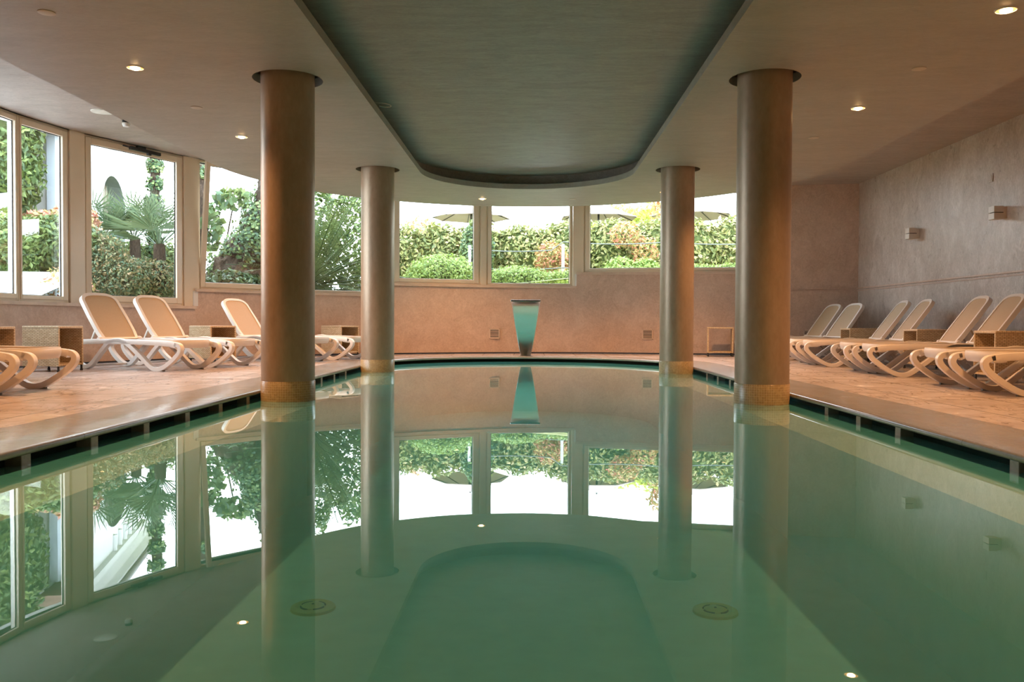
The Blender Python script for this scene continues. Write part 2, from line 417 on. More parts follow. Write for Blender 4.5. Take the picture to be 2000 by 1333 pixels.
def seg(p0,p1):
    a,b=par(p0),par(p1)
    return [p0]+[wc[i] for i in range(len(wc)) if a+.15<i<b-.15]+[p1]
def offs(poly,d):
    out=[];n=len(poly)
    for i,(x,y) in enumerate(poly):
        a=Vector(poly[max(i-1,0)]); b=Vector(poly[min(i+1,n-1)]); t=(b-a).normalized(); out.append((x-t.y*d, y+t.x*d))
    return out   # left of travel = outward (we travel clockwise from left wall)
def ribbonwall(mb,poly,z0,z1,th=.28,off=0):
    inner=offs(poly,off); outer=offs(poly,off+th)
    mb.prism([inner+outer[::-1]],z0,z1)

W3a=(-6.603,12.653); W3b=(-5.801,14.364)
secs=[((-6.98,YN),(-5.70,14.535),.877,'wall_left'),((-5.70,14.535),(-2.83,17.04),1.175,'wall_back'),((-2.83,17.04),(1.02,18.156),1.40,'wall_back'),((1.02,18.156),(4.85,17.535),1.69,'wall_back'),((4.85,17.535),(6.58,17.18),ZC,'wall_back')]
left=MB(); back=MB()
for a,b,zt,nm in secs:
    mb=left if nm=='wall_left' else back
    pl=seg(a,b)
    ribbonwall(mb,pl,.03,zt)
    ribbonwall(mb,pl,-.02,.04,.2,.05)
wl=struct(left.build('wall_left',M['wall'])); wb=struct(back.build('wall_back',M['wall']))
g=MB(); ribbonwall(g,seg((-6.9,11.0),(6.5,17.2)),.0,.028,.04,.01)
struct(g.build('base_shadow_strip',M['gasket']))  # black strip stands in for the shade in the gap under the wall
w=MB(); w.prism([[(6.58,YN),(6.86,YN),(6.86,17.5),(6.58,17.5)]],0,ZC+.02); struct(w.build('wall_right',M['wall_right']))
w=MB(); w.prism([[(-7.3,YN-.28),(6.86,YN-.28),(6.86,YN),(-7.3,YN)]],0,ZC+.02); struct(w.build('wall_front',M['wall']))
# raised line mouldings
tm=MB()
for dz,h,o in((1.365,.026,.030),(1.32,.016,.018)):
    tm.box((6.58-o/2,(YN+17.18)/2,dz),(o,17.18-YN,h))
    p=seg((4.95,17.51),(6.58,17.18)); inn=offs(p,-o); tm.prism([p+inn[::-1]],dz-h/2,dz+h/2)
struct(tm.build('trim_1',M['wall']))
tm=MB(); tm.box((6.575,17.17,1.7),(.015,.015,3.4)); struct(tm.build('trim_2',M['wall']))

# sills
k=3
for a,b,zt,nm in secs[:4]:
    pl=seg(a,b); s=MB(); inn=offs(pl,-.05); out=offs(pl,.22)
    s.prism([inn+out[::-1]],zt-.012,zt+.035); struct(s.build('trim_%d'%k,M['sill'],bevel=.006)); k+=1
# step ends (white painted returns where the sill height jumps)
s=MB(); s.prism([[(-5.715,14.50),(-5.665,14.575),(-5.86,14.72),(-5.93,14.63)]],.912,1.175); struct(s.build('trim_7',M['frame_out']))
s=MB(); s.prism([[(1.0,18.15),(1.03,18.15),(1.03,18.36),(1.0,18.36)]],1.435,1.69); struct(s.build('trim_8',M['frame_out']))

# ------------------------------------------------------------------ windows
WN=[0]
def lerp(a,b,u): return (a[0]+(b[0]-a[0])*u,a[1]+(b[1]-a[1])*u)
def window(p0,p1,z0,z1=ZC,fl=.1,fr=.1,fb=.1,ft=.1,tilt=0,depth=.07,off=.05,gask=True):
    WN[0]+=1; name='window_%d'%WN[0]
    a=Vector((*p0,0)); b=Vector((*p1,0)); t=(b-a).normalized(); nrm=Vector((-t.y,t.x,0)); L=(b-a).length
    root=empty(name,(p0[0],p0[1],z0),math.atan2(t.y,t.x)); struct(root); root.location=a+nrm*off+Vector((0,0,z0))
    H=z1-z0
    def frame(mb,x0,x1,zb,zt,l,r,bo,to,y0,dp):
        mb.box(((x0+x0+l)/2,y0+dp/2,(zb+zt)/2),(l,dp,zt-zb)); mb.box((x1-r/2,y0+dp/2,(zb+zt)/2),(r,dp,zt-zb))
        mb.box(((x0+l+x1-r)/2,y0+dp/2,zb+bo/2),(x1-x0-l-r,dp,bo)); mb.box(((x0+l+x1-r)/2,y0+dp/2,zt-to/2),(x1-x0-l-r,dp,to))
    mb=MB(); o=.035
    frame(mb,0,L,0,H,o,o,o,o,.0,depth)           # fixed outer frame
    struct(mb.build('window_frame',M['frame'],root,bevel=.003))
    ob=MB(); frame(ob,-.01,L+.01,-.01,H,.03,.03,.03,.03,depth+.002,.05); struct(ob.build('outer_reveal',M['frame_out'],root))
    if tilt:
        piv=empty('window_sash',(0,0,0)); struct(piv); piv.parent=root; piv.location=(0,.0,o); piv.rotation_euler=(R(tilt),0,0); par=piv; zz=-o
    else: par=root; zz=0
    sb=MB(); frame(sb,o-.004,L-o+.004,o+zz,H-o+zz,fl-o,fr-o,fb-o,ft-o,-.018,depth-.01)
    struct(sb.build('sash_frame',M['frame'],par,bevel=.006))
    if gask:
        gm=MB(); frame(gm,fl,L-fr,fb+zz,H-ft+zz,.008,.008,.008,.008,.022,.012); struct(gm.build('gasket',M['gasket'],par))
    pm=MB(); pm.box((L/2,.03,H/2+zz+(fb-ft)/2),(L-fl-fr+.01,.008,H-fb-ft+.01)); struct(pm.build('pane',M['glass'],par))
    return root
s1=.912; s2=1.21; s3=1.435; s4=1.725
window((-6.975,9.15),(-6.873,11.475),s1,fl=.1,fr=.06)
window((-6.873,11.475),(-6.689,12.412),s1,fl=.065,fr=.13,fb=.09,ft=.12)
window(W3a,W3b,s1,fl=.13,fr=.15,fb=.13,ft=.13)
window((-5.650,14.606),(-4.55,15.84),s2,fl=.12,fr=.12,fb=.12,ft=.12,tilt=6.0)
window((-4.42,15.97),(-2.93,16.98),s2,fl=.09,fr=.09,fb=.05,ft=.1)
window((-2.72,17.10),(-.985,17.845),s3,fl=.16,fr=.15,fb=.11,ft=.1)
window((-.87,17.885),(.955,18.165),s3,fl=.11,fr=.075,fb=.05,ft=.1)
window((1.18,18.165),(4.70,17.60),s4,fl=.13,fr=.1,fb=.09,ft=.1)
# pillars between windows
pil=[((-6.98,8.97),(-6.975,9.15),s1),((-6.689,12.412),W3a,s1),(W3b,(-5.650,14.606),s1),((-4.55,15.84),(-4.42,15.97),s2),((-2.93,16.98),(-2.72,17.10),s2),((-.985,17.845),(-.87,17.885),s3),((.955,18.165),(1.18,18.165),s3),((4.70,17.60),(4.90,17.54),s4)]
k=9
for a,b,z in pil:
    va=Vector((*a,0)); vb=Vector((*b,0)); t=(vb-va).normalized(); n=Vector((-t.y,t.x,0))
    m_=MB(); pts=[va+n*.015-t*.005,vb+n*.015+t*.005,vb+n*.25,va+n*.25]
    m_.prism([[(p.x,p.y) for p in pts]],z,ZC); struct(m_.build('trim_%d'%k,M['frame'],bevel=.008)); k+=1
w=MB(); w.prism([[(-6.98,YN),(-6.98,8.97),(-7.26,8.97),(-7.26,YN)]],.9,ZC); struct(w.build('wall_left',M['wall']))
# header above windows up to the roof (outside)
hd=MB(); ribbonwall(hd,wc,ZC,ZC+.35,.5,.0); struct(hd.build('trim_%d'%k,M['frame_out']))
# window actuator above the third window, stay arm on the tilted sash
ac=MB(); t=(Vector((*W3b,0))-Vector((*W3a,0))).normalized(); ang=math.atan2(t.y,t.x); 
def ap(u,w_,z): p=Vector((*W3a,0))+t*u+Vector((t.y,-t.x,0))*w_; return Vector((p.x,p.y,z))
ac.bar(ap(.74,.06,3.37),ap(1.32,.06,3.36),.055,.05); ac.bar(ap(.86,.07,3.40),ap(1.02,.07,3.40),.05,.04); ac.bar(ap(1.06,.075,3.33),ap(1.12,.075,3.33),.05,.05); ac.tube([ap(.62,.05,3.385),ap(.78,.05,3.375)],.012)
tag(ac.build('window_opener',M['dark'],bevel=.006),'black window opening mechanism at the ceiling above the palm window','mechanism')
sa=MB(); sa.tube([(-5.60,14.70,2.45),(-5.50,14.62,2.20),(-5.44,14.66,2.12)],.008)
tag(sa.build('window_stay',M['dark']),'thin black stay arm holding the tilted window open','stay arm')

# ------------------------------------------------------------------ ceiling
def circle(cx,cy,r,n=48): return [(cx+r*math.cos(2*pi*i/n),cy+r*math.sin(2*pi*i/n)) for i in range(n)]
def stadium(hw,cy,y0,n=48):
    return [(-hw,y0)]+[(-hw*math.cos(pi*i/n),cy+hw*math.sin(pi*i/n)) for i in range(n+1)]+[(hw,y0)]
outer=stadium(4.6,12.33,YN+.01,72)
COLS=[(-2.2523,8.105),(2.2523,8.105),(-2.2523,12.859),(2.2523,12.859),(-2.2523,3.35),(2.2523,3.35)]
COLS=COLS[:4]
rec=stadium(1.64,13.07,-2.2,64)
p=MB(); p.prism([outer,rec]+[circle(x,y,.327) for x,y in COLS],ZP,ZP+.085)
struct(p.build('ceiling',M['ceil'],smooth=True,angle=30))
up=MB()
up.prism([[(-7.4,YN-.3),(6.9,YN-.3),(6.9,17.6)]+[(x,y) for x,y in offs(wc,.4)[::-1] if y<17.9 or x<6][1:]],ZC,ZC+.2)
struct(up.build('ceiling',M['ceil_rough']))
rc=MB(); r2=stadium(1.79,13.07,-2.35,64)
rc.prism([r2],3.20,3.26)
rc2=MB(); rc2.prism([stadium(1.85,13.07,-2.41,64),r2],ZP+.085,3.21)
struct(rc.build('ceiling',M['recess'])); struct(rc2.build('trim_%d'%(k+1),M['recess'],smooth=True,angle=30))
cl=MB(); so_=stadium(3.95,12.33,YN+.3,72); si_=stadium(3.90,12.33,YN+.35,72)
cl.prism([so_,si_],ZP+.08,ZC+.02); struct(cl.build('trim_%d'%(k+2),M['gutter']))  # unseen ring added to keep light out of the void above the column holes
rp=MB()
rp.tube(smoothpath([(-1.62,9.45,3.04),(-1.55,9.50,3.04),(-1.49,9.45,3.035),(-1.50,9.36,3.035),(-1.57,9.30,3.035),(-1.64,9.31,3.04)],6),.006)
tag(rp.build('cable_loop',M['cover']),'small loop of pale cable poking over the left edge of the ceiling recess','cable')

# ------------------------------------------------------------------ pool and deck
HW_=2.5; CY=13.87; Y0=-2.2
fl=MB(); room=[(-6.99,YN)]+[(x,y) for x,y in offs(wc[3:],.0)]+[(6.59,17.2),(6.59,YN)]
out_c=stadium(3.10,CY,Y0-.6,64)
fl.prism([room,out_c],-.06,0); struct(fl.build('floor',M['deck']))
cp=MB(); inn=stadium(HW_,CY,Y0,96); outc=stadium(3.098,CY,Y0-.6,96)
# rounded edge coping built as nested strips
def ring_strip(mb,prof):
    loops=[]
    for d,z in prof: loops.append([(x,y,z) for x,y in stadium(HW_+d,CY,Y0-d,96)])
    n=len(loops[0]); vs=[v for l in loops for v in l]; fs=[]
    for i in range(len(loops)-1):
        for j in range(n):
            l=(j+1)%n; fs.append((i*n+j,i*n+l,(i+1)*n+l,(i+1)*n+j))
    mb.add(vs,fs)
pr=[(.598,-.04),(.598,0.0),(.3,0.001),(.022,0.001),(.010,-.002),(.003,-.009),(0,-.018),(.001,-.028),(.006,-.036),(.016,-.042),(.3,-.042)]
ring_strip(cp,pr)
coping=struct(cp.build('pool_coping',M['coping'],smooth=True,angle=40))
def suppy():
    for s in(-1,1):
        for i in range(-5,13):
            y=4.33+.69*i
            if s==1: y+=.05
            if s==1 and i==1: continue
            if any(abs(y-c[1])<.32 for c in COLS) or y>13.0: continue
            yield s,y
for s,y in suppy():
    b=MB(); b.box((s*(HW_+.075),y,-.095),(.09,.085,.11)); struct(b.build('support_block',M['coping'],coping,bevel=.004))
# basin: gutter, ledge, deep walls, floor
bs=MB()
LZ=-.155; LI=2.04; FZ=-1.0
prof=[(.60-0,-.03),(.30,-.03),(.30,LZ),(LI-HW_,LZ),(LI-HW_,FZ)]
def ring_strip2(mb,prof,m=0):
    n0=len(mb.f); ring_strip(mb,prof)
    for i in range(n0,len(mb.f)): mb.m[i]=m
ring_strip2(bs,[(.60,-.045),(.30,-.045),(.30,LZ)],1)
ring_strip2(bs,[(.30,LZ),(LI-HW_,LZ),(LI-HW_,FZ)],0)
bs.prism([stadium(LI+.001,CY,Y0+(HW_-LI),96)],FZ-.05,FZ)
for i,f in enumerate(bs.f): pass
struct(bs.build('pool_basin',[M['liner'],M['gutter']],smooth=True,angle=30))
wt=MB(); wt.prism([stadium(HW_+.33,CY,Y0-.33,96)]+[circle(x,y,.249,64) for x,y in COLS],FZ-.03,-.10)
water=wt.build('pool_water',M['water']); tag(water,'still green water filling the round-ended pool and mirroring the room','water',kind='stuff')
# floor drains
def drain(x,y,lab):
    t=empty('floor_drain',(x,y,FZ)); tag(t,lab,'drain')
    a=MB(); a.lathe([(.128,0),(.125,.014),(.108,.022),(.085,.02),(.075,.012),(.074,.012)],48); a.build('drain_ring',M['drain'],t,smooth=True)
    b=MB(); b.lathe([(.064,.0),(.064,.02),(.05,.026),(.0,.027)],40,cap=False); b.build('drain_cap',M['drain'],t,smooth=True)
    c=MB(); c.lathe([(.008,.027),(.006,.031),(0,.031)],12,cap=False); c.build('screw',M['gutter'],t)
    for q in range(4):
        d=MB(); pts=[((.069)*math.cos(R(90*q+15+60*i/8)),.069*math.sin(R(90*q+15+60*i/8)),.018) for i in range(9)]; d.tube(pts,.005,6)
        d.build('slot',M['gutter'],t)
drain(-1.172,4.83,'round pale drain on the pool floor, left of the two'); drain(1.128,4.85,'round pale drain on the pool floor, right of the two')

# columns
nm={0:'broad near column on the left, standing in the pool edge with a mosaic foot',1:'broad near column on the right, standing in the pool edge with a mosaic foot',
    2:'far column on the left beside the curved pool end, thinner looking',3:'far column on the right beside the curved pool end, thinner looking'}
for i,(x,y) in enumerate(COLS):
    t=empty('column',(x,y,LZ)); tag(t,nm[i],'column','round columns rising from the pool edge')
    a=MB(); a.lathe([(.25,.238),(.25,3.6)],96); s_=a.build('shaft',M['column'],t,smooth=True)
    b=MB(); b.lathe([(.2545,0),(.2545,.236),(.2505,.241)],96,uvr=.2545); b.build('mosaic_foot',M['mosaic'],t,smooth=True)

# ------------------------------------------------------------------ fountain blade
def fountain():
    t=empty('fountain',(-.035,16.68,0)); tag(t,'tall tapering steel waterfall blade on the curved pool end','fountain')
    path=[(0,0),(.015,.15),(.01,.32),(-.025,.5),(-.075,.66),(-.14,.81),(-.215,.93),(-.30,1.02),(-.39,1.068),(-.47,1.078)]
    pp=smoothpath([(0,y,z) for y,z in path],8); n=len(pp); L=n-1
    vs=[];K=16
    for i,p in enumerate(pp):
        u=p.z/1.083 if i<L*.85 else 1
        u=max(0,min(1,u)); hw=.095+(.285-.095)*(u**.85); 
        tn=(pp[min(i+1,L)]-pp[max(i-1,0)]).normalized(); nn=Vector((0,-tn.z,tn.y)) # toward camera/down
        cv=.016*(1-(max(0,i/L-.75)/.25))**1 if i/L>.75 else .016
        for k in range(K+1):
            a=-1+2*k/K; vs.append(p+Vector((a*hw,0,0))+nn*(cv*a*a))
    fs=[(i*(K+1)+k,i*(K+1)+k+1,(i+1)*(K+1)+k+1,(i+1)*(K+1)+k) for i in range(n-1) for k in range(K)]
    mb=MB(); mb.add(vs,fs); o=mb.build('blade',M['steel'],t,smooth=True,angle=80)
    s=o.modifiers.new('solid','SOLIDIFY'); s.thickness=.012; s.offset=1
    e=MB(); e.box((0,-.475,1.068),(.572,.02,.034)); e.build('spout_lip',M['steel'],t,bevel=.004)
    b=MB(); b.box((0,.0,.006),(.27,.16,.012)); b.build('base_plate',M['steel'],t,bevel=.003)
fountain()

# ------------------------------------------------------------------ ceiling fittings
def downlight(x,y,lab):
    t=empty('downlight',(x,y,ZP)); tag(t,lab,'light','glowing halogen downlights in the lowered ceiling')
    a=MB(); a.lathe([(.078,0),(.076,-.006),(.070,-.008),(.068,-.003)],40,cap=False); a.build('rim',M['smoke'],t,smooth=True)
    a=MB(); a.lathe([(.068,-.003),(.044,-.001)],40,cap=False); a.build('reflector',M['reflector'],t)
    b=MB(); b.lathe([(.044,-.001),(.042,-.010),(.032,-.018),(.018,-.023),(0,-.025)],32,cap=False); b.build('lamp',M['bulb'],t,smooth=True)
    return t
DL=[(-3.54,1.97),(-3.54,4.84),(-3.532,7.709),(-3.539,10.576),(-3.54,13.45),(3.54,.62),(3.54,3.49),(3.526,6.355),(3.535,9.198),(3.54,12.07),(-.845,15.827),(2.38,15.0)]
dlab=['glowing downlight above the left deck, behind the viewpoint side, nearest','glowing downlight above the left deck, second from the near end','glowing downlight left of the near left column, the larger one','glowing downlight left of the near left column, the smaller and farther one','glowing downlight hidden behind the near left column',
 'glowing downlight above the right deck, nearest the front wall','glowing downlight above the right deck, second from the near end','glowing downlight in the top right corner of the ceiling','glowing downlight right of the near right column','glowing downlight hidden behind the near right column','glowing downlight above the back windows near the fountain','glowing downlight hidden behind the far right column']
for (x,y),lb in zip(DL,dlab):
    if y>3.6 or False: downlight(x,y,lb)
    ld=bpy.data.lights.new('downlight_lamp','SPOT'); ld.energy=240; ld.color=(1,.48,.19); ld.spot_size=R(128); ld.spot_blend=.8; ld.shadow_soft_size=.045; ld.energy*=(1.8 if x>0 else 1.15) if y>12.5 else 1
    lo=bpy.data.objects.new('downlight_lamp',ld); C.objects.link(lo); lo.location=(x,y,ZP-.07)
CV=[(-3.555,6.333,'blank round cover in the ceiling, top left corner'),(-3.537,9.142,'blank round cover in the ceiling between the two left downlights'),(3.544,7.794,'blank round cover in the ceiling between the two right downlights'),(3.542,10.65,'blank round cover in the ceiling just right of the near right column'),(.824,15.879,'blank round cover in the ceiling above the back windows')]
for x,y,lb in CV:
    a=MB(); a.lathe([(.062,0.002),(.062,-.005),(.055,-.008),(0,-.008)],36,cap=False); o=a.build('ceiling_cover',M['cover'],smooth=True); o.location=(x,y,ZP); tag(o,lb,'cover','blank round covers in the lowered ceiling')
t=empty('ceiling_speaker',(-5.67,11.33,ZC)); tag(t,'round off-white speaker flush in the upper ceiling by the left windows','speaker')
a=MB(); a.lathe([(.145,0),(.143,-.012),(.128,-.014)],40,cap=False); a.build('rim',M['speaker'],t,smooth=True)
a=MB(); a.lathe([(.128,-.013),(0,-.016)],40,cap=False); a.build('grille',M['speaker'],t,smooth=True)
t=empty('smoke_detector',(-5.60,11.85,ZC)); tag(t,'small white smoke detector hanging from the ceiling beside the speaker','smoke detector')
a=MB(); a.lathe([(.05,0),(.05,-.03),(.035,-.035)],30); a.build('base',M['dark'],t,smooth=True)
a=MB(); a.lathe([(.052,-.035),(.055,-.05),(.04,-.085),(.02,-.09)],30); a.build('housing',M['smoke'],t,smooth=True)
# tiny screw hole
# ------------------------------------------------------------------ wall fittings
def sconce(y,z,lab):
    t=empty('wall_lamp',(6.58,y,z)); tag(t,lab,'wall lamp','white box lamps on the right wall')
    a=MB(); a.box((-.115,0,.048),(.13,.15,.085)); a.build('upper_shell',M['white_sc'],t,bevel=.003)
    a=MB(); a.box((-.115,0,-.048),(.13,.15,.085)); a.build('lower_shell',M['white_sc'],t,bevel=.003)
    a=MB(); a.box((-.105,0,0),(.11,.135,.012)); a.build('slot',M['gasket'],t)
    a=MB(); a.box((-.025,0,0),(.05,.13,.16)); a.build('back_plate',M['white_sc'],t,bevel=.003)
M['white_sc']=flat('white_enamel',(.74,.69,.63),.4)
sconce(14.56,2.18,'white split box wall lamp, nearer the room corner'); sconce(11.93,2.19,'white split box wall lamp, farther right near the picture edge')
t=empty('wall_switch',(6.58,12.29,2.73)); tag(t,'small square plate high on the right wall','switch')
a=MB(); a.box((-.006,0,0),(.012,.13,.12)); a.build('plate',M['wall_right'],t,bevel=.003)
a=MB(); a.box((-.014,0,0),(.006,.07,.07)); a.build('button',M['wall_right'],t,bevel=.002)
def vent(p,ang,lab):
    t=empty('wall_vent',(p[0],p[1],.42),ang); tag(t,lab,'vent','slatted vents low on the back wall')
    a=MB()
    for dx,dz,w_,h_ in((-.1,0,.02,.22),(.1,0,.02,.22),(0,.1,.18,.02),(0,-.1,.18,.02)): a.box((dx,-.008,dz),(w_,.016,h_))
    a.build('frame',M['sill'],t,bevel=.002)
    b=MB()
    for i in range(6): b.box((0,-.006,-.075+.03*i),(.182,.012,.014))
    b.build('slats',M['sill'],t)
    d=MB(); d.box((0,.0,0),(.19,.004,.19)); d.build('backing',M['gutter'],t)
    for i in(-1,1):
        for j in(-1,1): c=MB(); c.box((i*.1,-.018,j*.1),(.012,.006,.012)); c.build('screw_head',M['pipe'],t)
vent((-.70,17.915),R(8),'slatted vent low on the wall left of the fountain')
vent((2.52,18.01),R(-6),'slatted vent low on the wall right of the fountain')
vent((5.68,17.335),R(-15),'slatted vent low on the wall behind the right loungers')

# ------------------------------------------------------------------ loungers
def lounger():
    root=empty('sun_lounger'); S0=.32     # local x: s - S0 toward head, y lateral
    def side(sy):
        mb=MB(); X=lambda s,z:(s-S0,sy*.345,z)
        pts=[(.085,.350),(.028,.335),(.002,.295),(.025,.235),(.12,.15),(.25,.065),(.34,.030),(.43,.028),(.51,.065),(.64,.165),(.80,.285),(.93,.365),(1.08,.395),(1.22,.365),(1.33,.275),(1.45,.155),(1.55,.065),(1.64,.032),(1.74,.055),(1.86,.14),(1.94,.225),(1.965,.295),(1.93,.345),(1.85,.368)]
        P=smoothpath([X(s,z) for s,z in pts],5)
        w,h=.033,.028
        prof=[(-w,-h*.86),(-w*.9,-h),(w*.9,-h),(w,-h*.86),(w,h*.86),(w*.9,h),(-w*.9,h),(-w,h*.86)]
        mb.sweep(P,prof,up=(0,1,0) if False else (0,0,1)) if False else None
        # sweep in the xz plane: side axis = y
        vs=[];fs=[];n=len(P);k=len(prof)
        for i in range(n):
            tt=(P[min(i+1,n-1)]-P[max(i-1,0)]).normalized(); sd=Vector((0,1,0)); u=Vector((-tt.z,0,tt.x))
            for a,b in prof: vs.append(P[i]+sd*a+u*b)
        for i in range(n-1):
            for q in range(k):
                r=(q+1)%k; fs.append((i*k+q,(i+1)*k+q,(i+1)*k+r,i*k+r))
        fs.append(tuple(range(k))); fs.append(tuple((n-1)*k+q for q in range(k-1,-1,-1)))
        mb.add(vs,fs)
        # long rail
        P2=smoothpath([X(s,z) for s,z in((.06,.330),(.12,.348),(.3,.362),(.6,.372),(1.1,.376),(1.5,.372),(1.8,.360),(1.9,.345))],5)
        w,h=.033,.034; prof=[(-w,-h*.86),(-w*.9,-h),(w*.9,-h),(w,-h*.86),(w,h*.86),(w*.9,h),(-w*.9,h),(-w,h*.86)]
        vs=[];fs=[];n=len(P2)
        for i in range(n):
            tt=(P2[min(i+1,n-1)]-P2[max(i-1,0)]).normalized(); sd=Vector((0,1,0)); u=Vector((-tt.z,0,tt.x))
            for a,b in prof: vs.append(P2[i]+sd*a+u*b)
        for i in range(n-1):
            for q in range(k):
                r=(q+1)%k; fs.append((i*k+q,(i+1)*k+q,(i+1)*k+r,i*k+r))
        fs.append(tuple(range(k))); fs.append(tuple((n-1)*k+q for q in range(k-1,-1,-1)))
        mb.add(vs,fs)
        o=mb.build('side_frame',M['white_plastic'],root,smooth=True,angle=35)
        fb=MB(); fb.prism([[(s,z) for s,z in((-.035,0),(.045,0),(.05,.02),(-.035,.055))]],-.02,.02)
        # turn prism (x,y)->(x,z)
        fb.v=[(x,sy*.345+z,y) for x,y,z in fb.v]
        fb.build('rubber_foot',M['grey_foot'],o,bevel=.003)['label']='grey rubber foot block'
        kn=MB(); kn.lathe([(.0,-.035),(.028,-.035),(.034,-.02),(.034,.02),(.028,.035),(0,.035)],20,cap=False)
        kn.v=[(1.415-S0+x,sy*.325+z,.405+y) for x,y,z in kn.v]
        kn.build('hinge_knob',M['white_plastic'],o,smooth=True)
    side(1); side(-1)
    # seat frame: ring with bulging front apron
    def outline(off,x1,n=20):
        # from back-left, around the front, to back-right
        hw=.322-off; pts=[]
        xf=.045+off; 
        pts.append((x1,hw))
        for i in range(n+1):
            a=pi/2-pi*i/n
            x=.26-(.26-xf)*abs(math.cos(a))**.75; y=hw*math.copysign(abs(math.sin(a))**.62,math.sin(a))
            pts.append((x,y))
        pts.append((x1,-hw)); return pts
    so=outline(0,1.48); si=outline(.055,1.43)
    sf=MB(); off=lambda L:[(x-S0,y) for x,y in L]
    sf.prism([off(so)+off(si)[::-1]],.372,.402)
    sf.box((1.46-S0,0,.385),(.05,.64,.03))
    # apron
    ap_=off(so)[1:-1]; n=len(ap_); vs=[];fs=[]
    prof=[(0,.395),(-.006,.38),(-.004,.345),(.006,.315),(.016,.300),(.03,.302),(.03,.375)]
    for i,(x,y) in enumerate(ap_):
        a=Vector(ap_[max(i-1,0)]); b=Vector(ap_[min(i+1,n-1)]); tt=(b-a).normalized(); nn=Vector((-tt.y,tt.x)) 
        if nn.x>0 and abs(nn.x)>.01 : nn=-nn
        if abs(nn.x)<.3: nn=Vector((0,math.copysign(1,y)))*1.0 if abs(nn.x)<.01 else nn
        e=min(1,max(0,(.30-(x+S0))/.1))
        for d,z in prof:
            zz=.395-(.395-z)*e; vs.append((x-nn.x*d,y-nn.y*d,zz))
    k=len(prof)
    for i in range(n-1):
        for q in range(k-1): fs.append((i*k+q,i*k+q+1,(i+1)*k+q+1,(i+1)*k+q))
    sf.add(vs,fs)
    sfo=sf.build('seat_frame',M['white_plastic'],root,smooth=True,angle=50,bevel=0)
    ss=MB(); L=off(si); tri=tessellate_polygon([[Vector((x,y,0)) for x,y in L]])
    ss.add([(x,y,.388) for x,y in L],tri,[[(L[i][0],L[i][1]) for i in t] for t in tri]); 
    o=ss.build('seat_sling',M['sling'],sfo); o['label']='tan mesh textile'; m_=o.modifiers.new('s','SOLIDIFY'); m_.thickness=.004
    # cross bars below
    for xx,zz,ww in((.55,.36,.05),(1.1,.355,.05),(1.64,.045,.03),(1.86,.36,.05)):
        cb=MB(); cb.bar((xx-S0,-.32,zz),(xx-S0,.32,zz),ww,.03); cb.build('crossbar',M['white_plastic'],root,bevel=.004)
    # backrest: local plane, length along t
    BL=.78; th=R(54); piv=Vector((1.40-S0,0,.40)); tx=Vector((math.cos(th),0,math.sin(th))); nx=Vector((-math.sin(th),0,math.cos(th)))
    def bout(o_):
        pts=[]; hw0=.315-o_; hw1=.305-o_; L=BL-o_; r=.095-o_*.5; b0=o_*.6
        pts.append((b0,hw0-.02))
        pts.append((b0+.12,hw0)); pts.append((L*.5,(hw0*.75+hw1*.25)+.004)); 
        q_=.17-o_*.9
        for i in range(15):
            a=pi/2*i/15; pts.append((L-q_+q_*math.sin(a)**.78,hw1*math.cos(a)**.62))
        pts.append((L,.0))
        return pts+[(x,-y) for x,y in pts[:-1][::-1]]
    bo,bi=bout(0),bout(.042)
    def lift(x,y,d): 
        c=.035*((x/BL)**2)   # slight curl backwards
        return piv+tx*x+Vector((0,y,0))+nx*(d-c*0)
    bf=MB(); bf.prism([bo,bi],-.042,.014); bf.v=[tuple(lift(x,y,z)) for x,y,z in bf.v]
    bfo=bf.build('backrest_frame',M['white_plastic'],root,smooth=True,angle=50,bevel=.009)
    bsl=MB(); n=len(bi); mid=[(x,y) for x,y in bi]
    tri=tessellate_polygon([[Vector((x,y,0)) for x,y in mid]])
    bsl.add([lift(x,y,.002) for x,y in mid],tri,[[(mid[i][0],mid[i][1]) for i in t] for t in tri])
    o=bsl.build('backrest_sling',M['sling'],bfo); o['label']='tan mesh textile'; m_=o.modifiers.new('s','SOLIDIFY'); m_.thickness=.004
    for sy in(-1,1): pr_=MB(); pr_.bar(lift(.30,sy*.2,-.02),(1.72-S0,sy*.2,.385),.02,.02); pr_.build('support_strut',M['white_plastic'],root)
    return root
proto=lounger()
LG=[ # x,y of front foot line centre, heading of the head end, label, group
 (-4.56,6.68,180,'white lounger cut by the left picture edge, only its near rail end showing','left'),
 (-4.56,7.63,180,'white lounger foot end at the far left, rounded apron toward the pool','left'),
 (-4.55,11.18,158.6,'white lounger with tan backrest beside the wicker table under the palm window','left'),
 (-4.26,12.18,160,'white lounger with tan backrest, second of the touching pair under the palm window','left'),
 (-3.56,13.80,159,'white lounger with backrest half hidden by the near left column','left'),
 (-3.12,14.74,160,'white lounger showing between the two left columns, its backrest hidden','left'),
 (4.51,8.12,-4,'white lounger at the right picture edge, foremost of the right row','right'),
 (4.52,9.0,-4,'white lounger, second from the right picture edge, its backrest out of view','right'),
 (4.61,10.95,-6,'white lounger with tall tan backrest nearest the right picture edge','right'),
 (4.61,11.75,-6,'white lounger whose tan backrest is second from the right picture edge','right'),
 (4.61,13.36,-7,'white lounger whose tan backrest is third from the right in the right row','right'),
 (4.61,14.16,-7,'white lounger with pale backrest catching window light, fourth backrest from the right','right'),
 (4.55,15.66,8,'white lounger in the back right corner, backrest right of its neighbour','right'),
 (4.44,16.44,8,'white lounger deepest in the back right corner, next to the vent','right')]
for i,(x,y,a,lb,gp) in enumerate(LG):
    o=proto if i==0 else copy_tree(proto)
    o.location=(x,y,0); o.rotation_euler=(0,0,R(a)); tag(o,lb,'sun lounger','white sun loungers in a row on the %s deck'%gp)

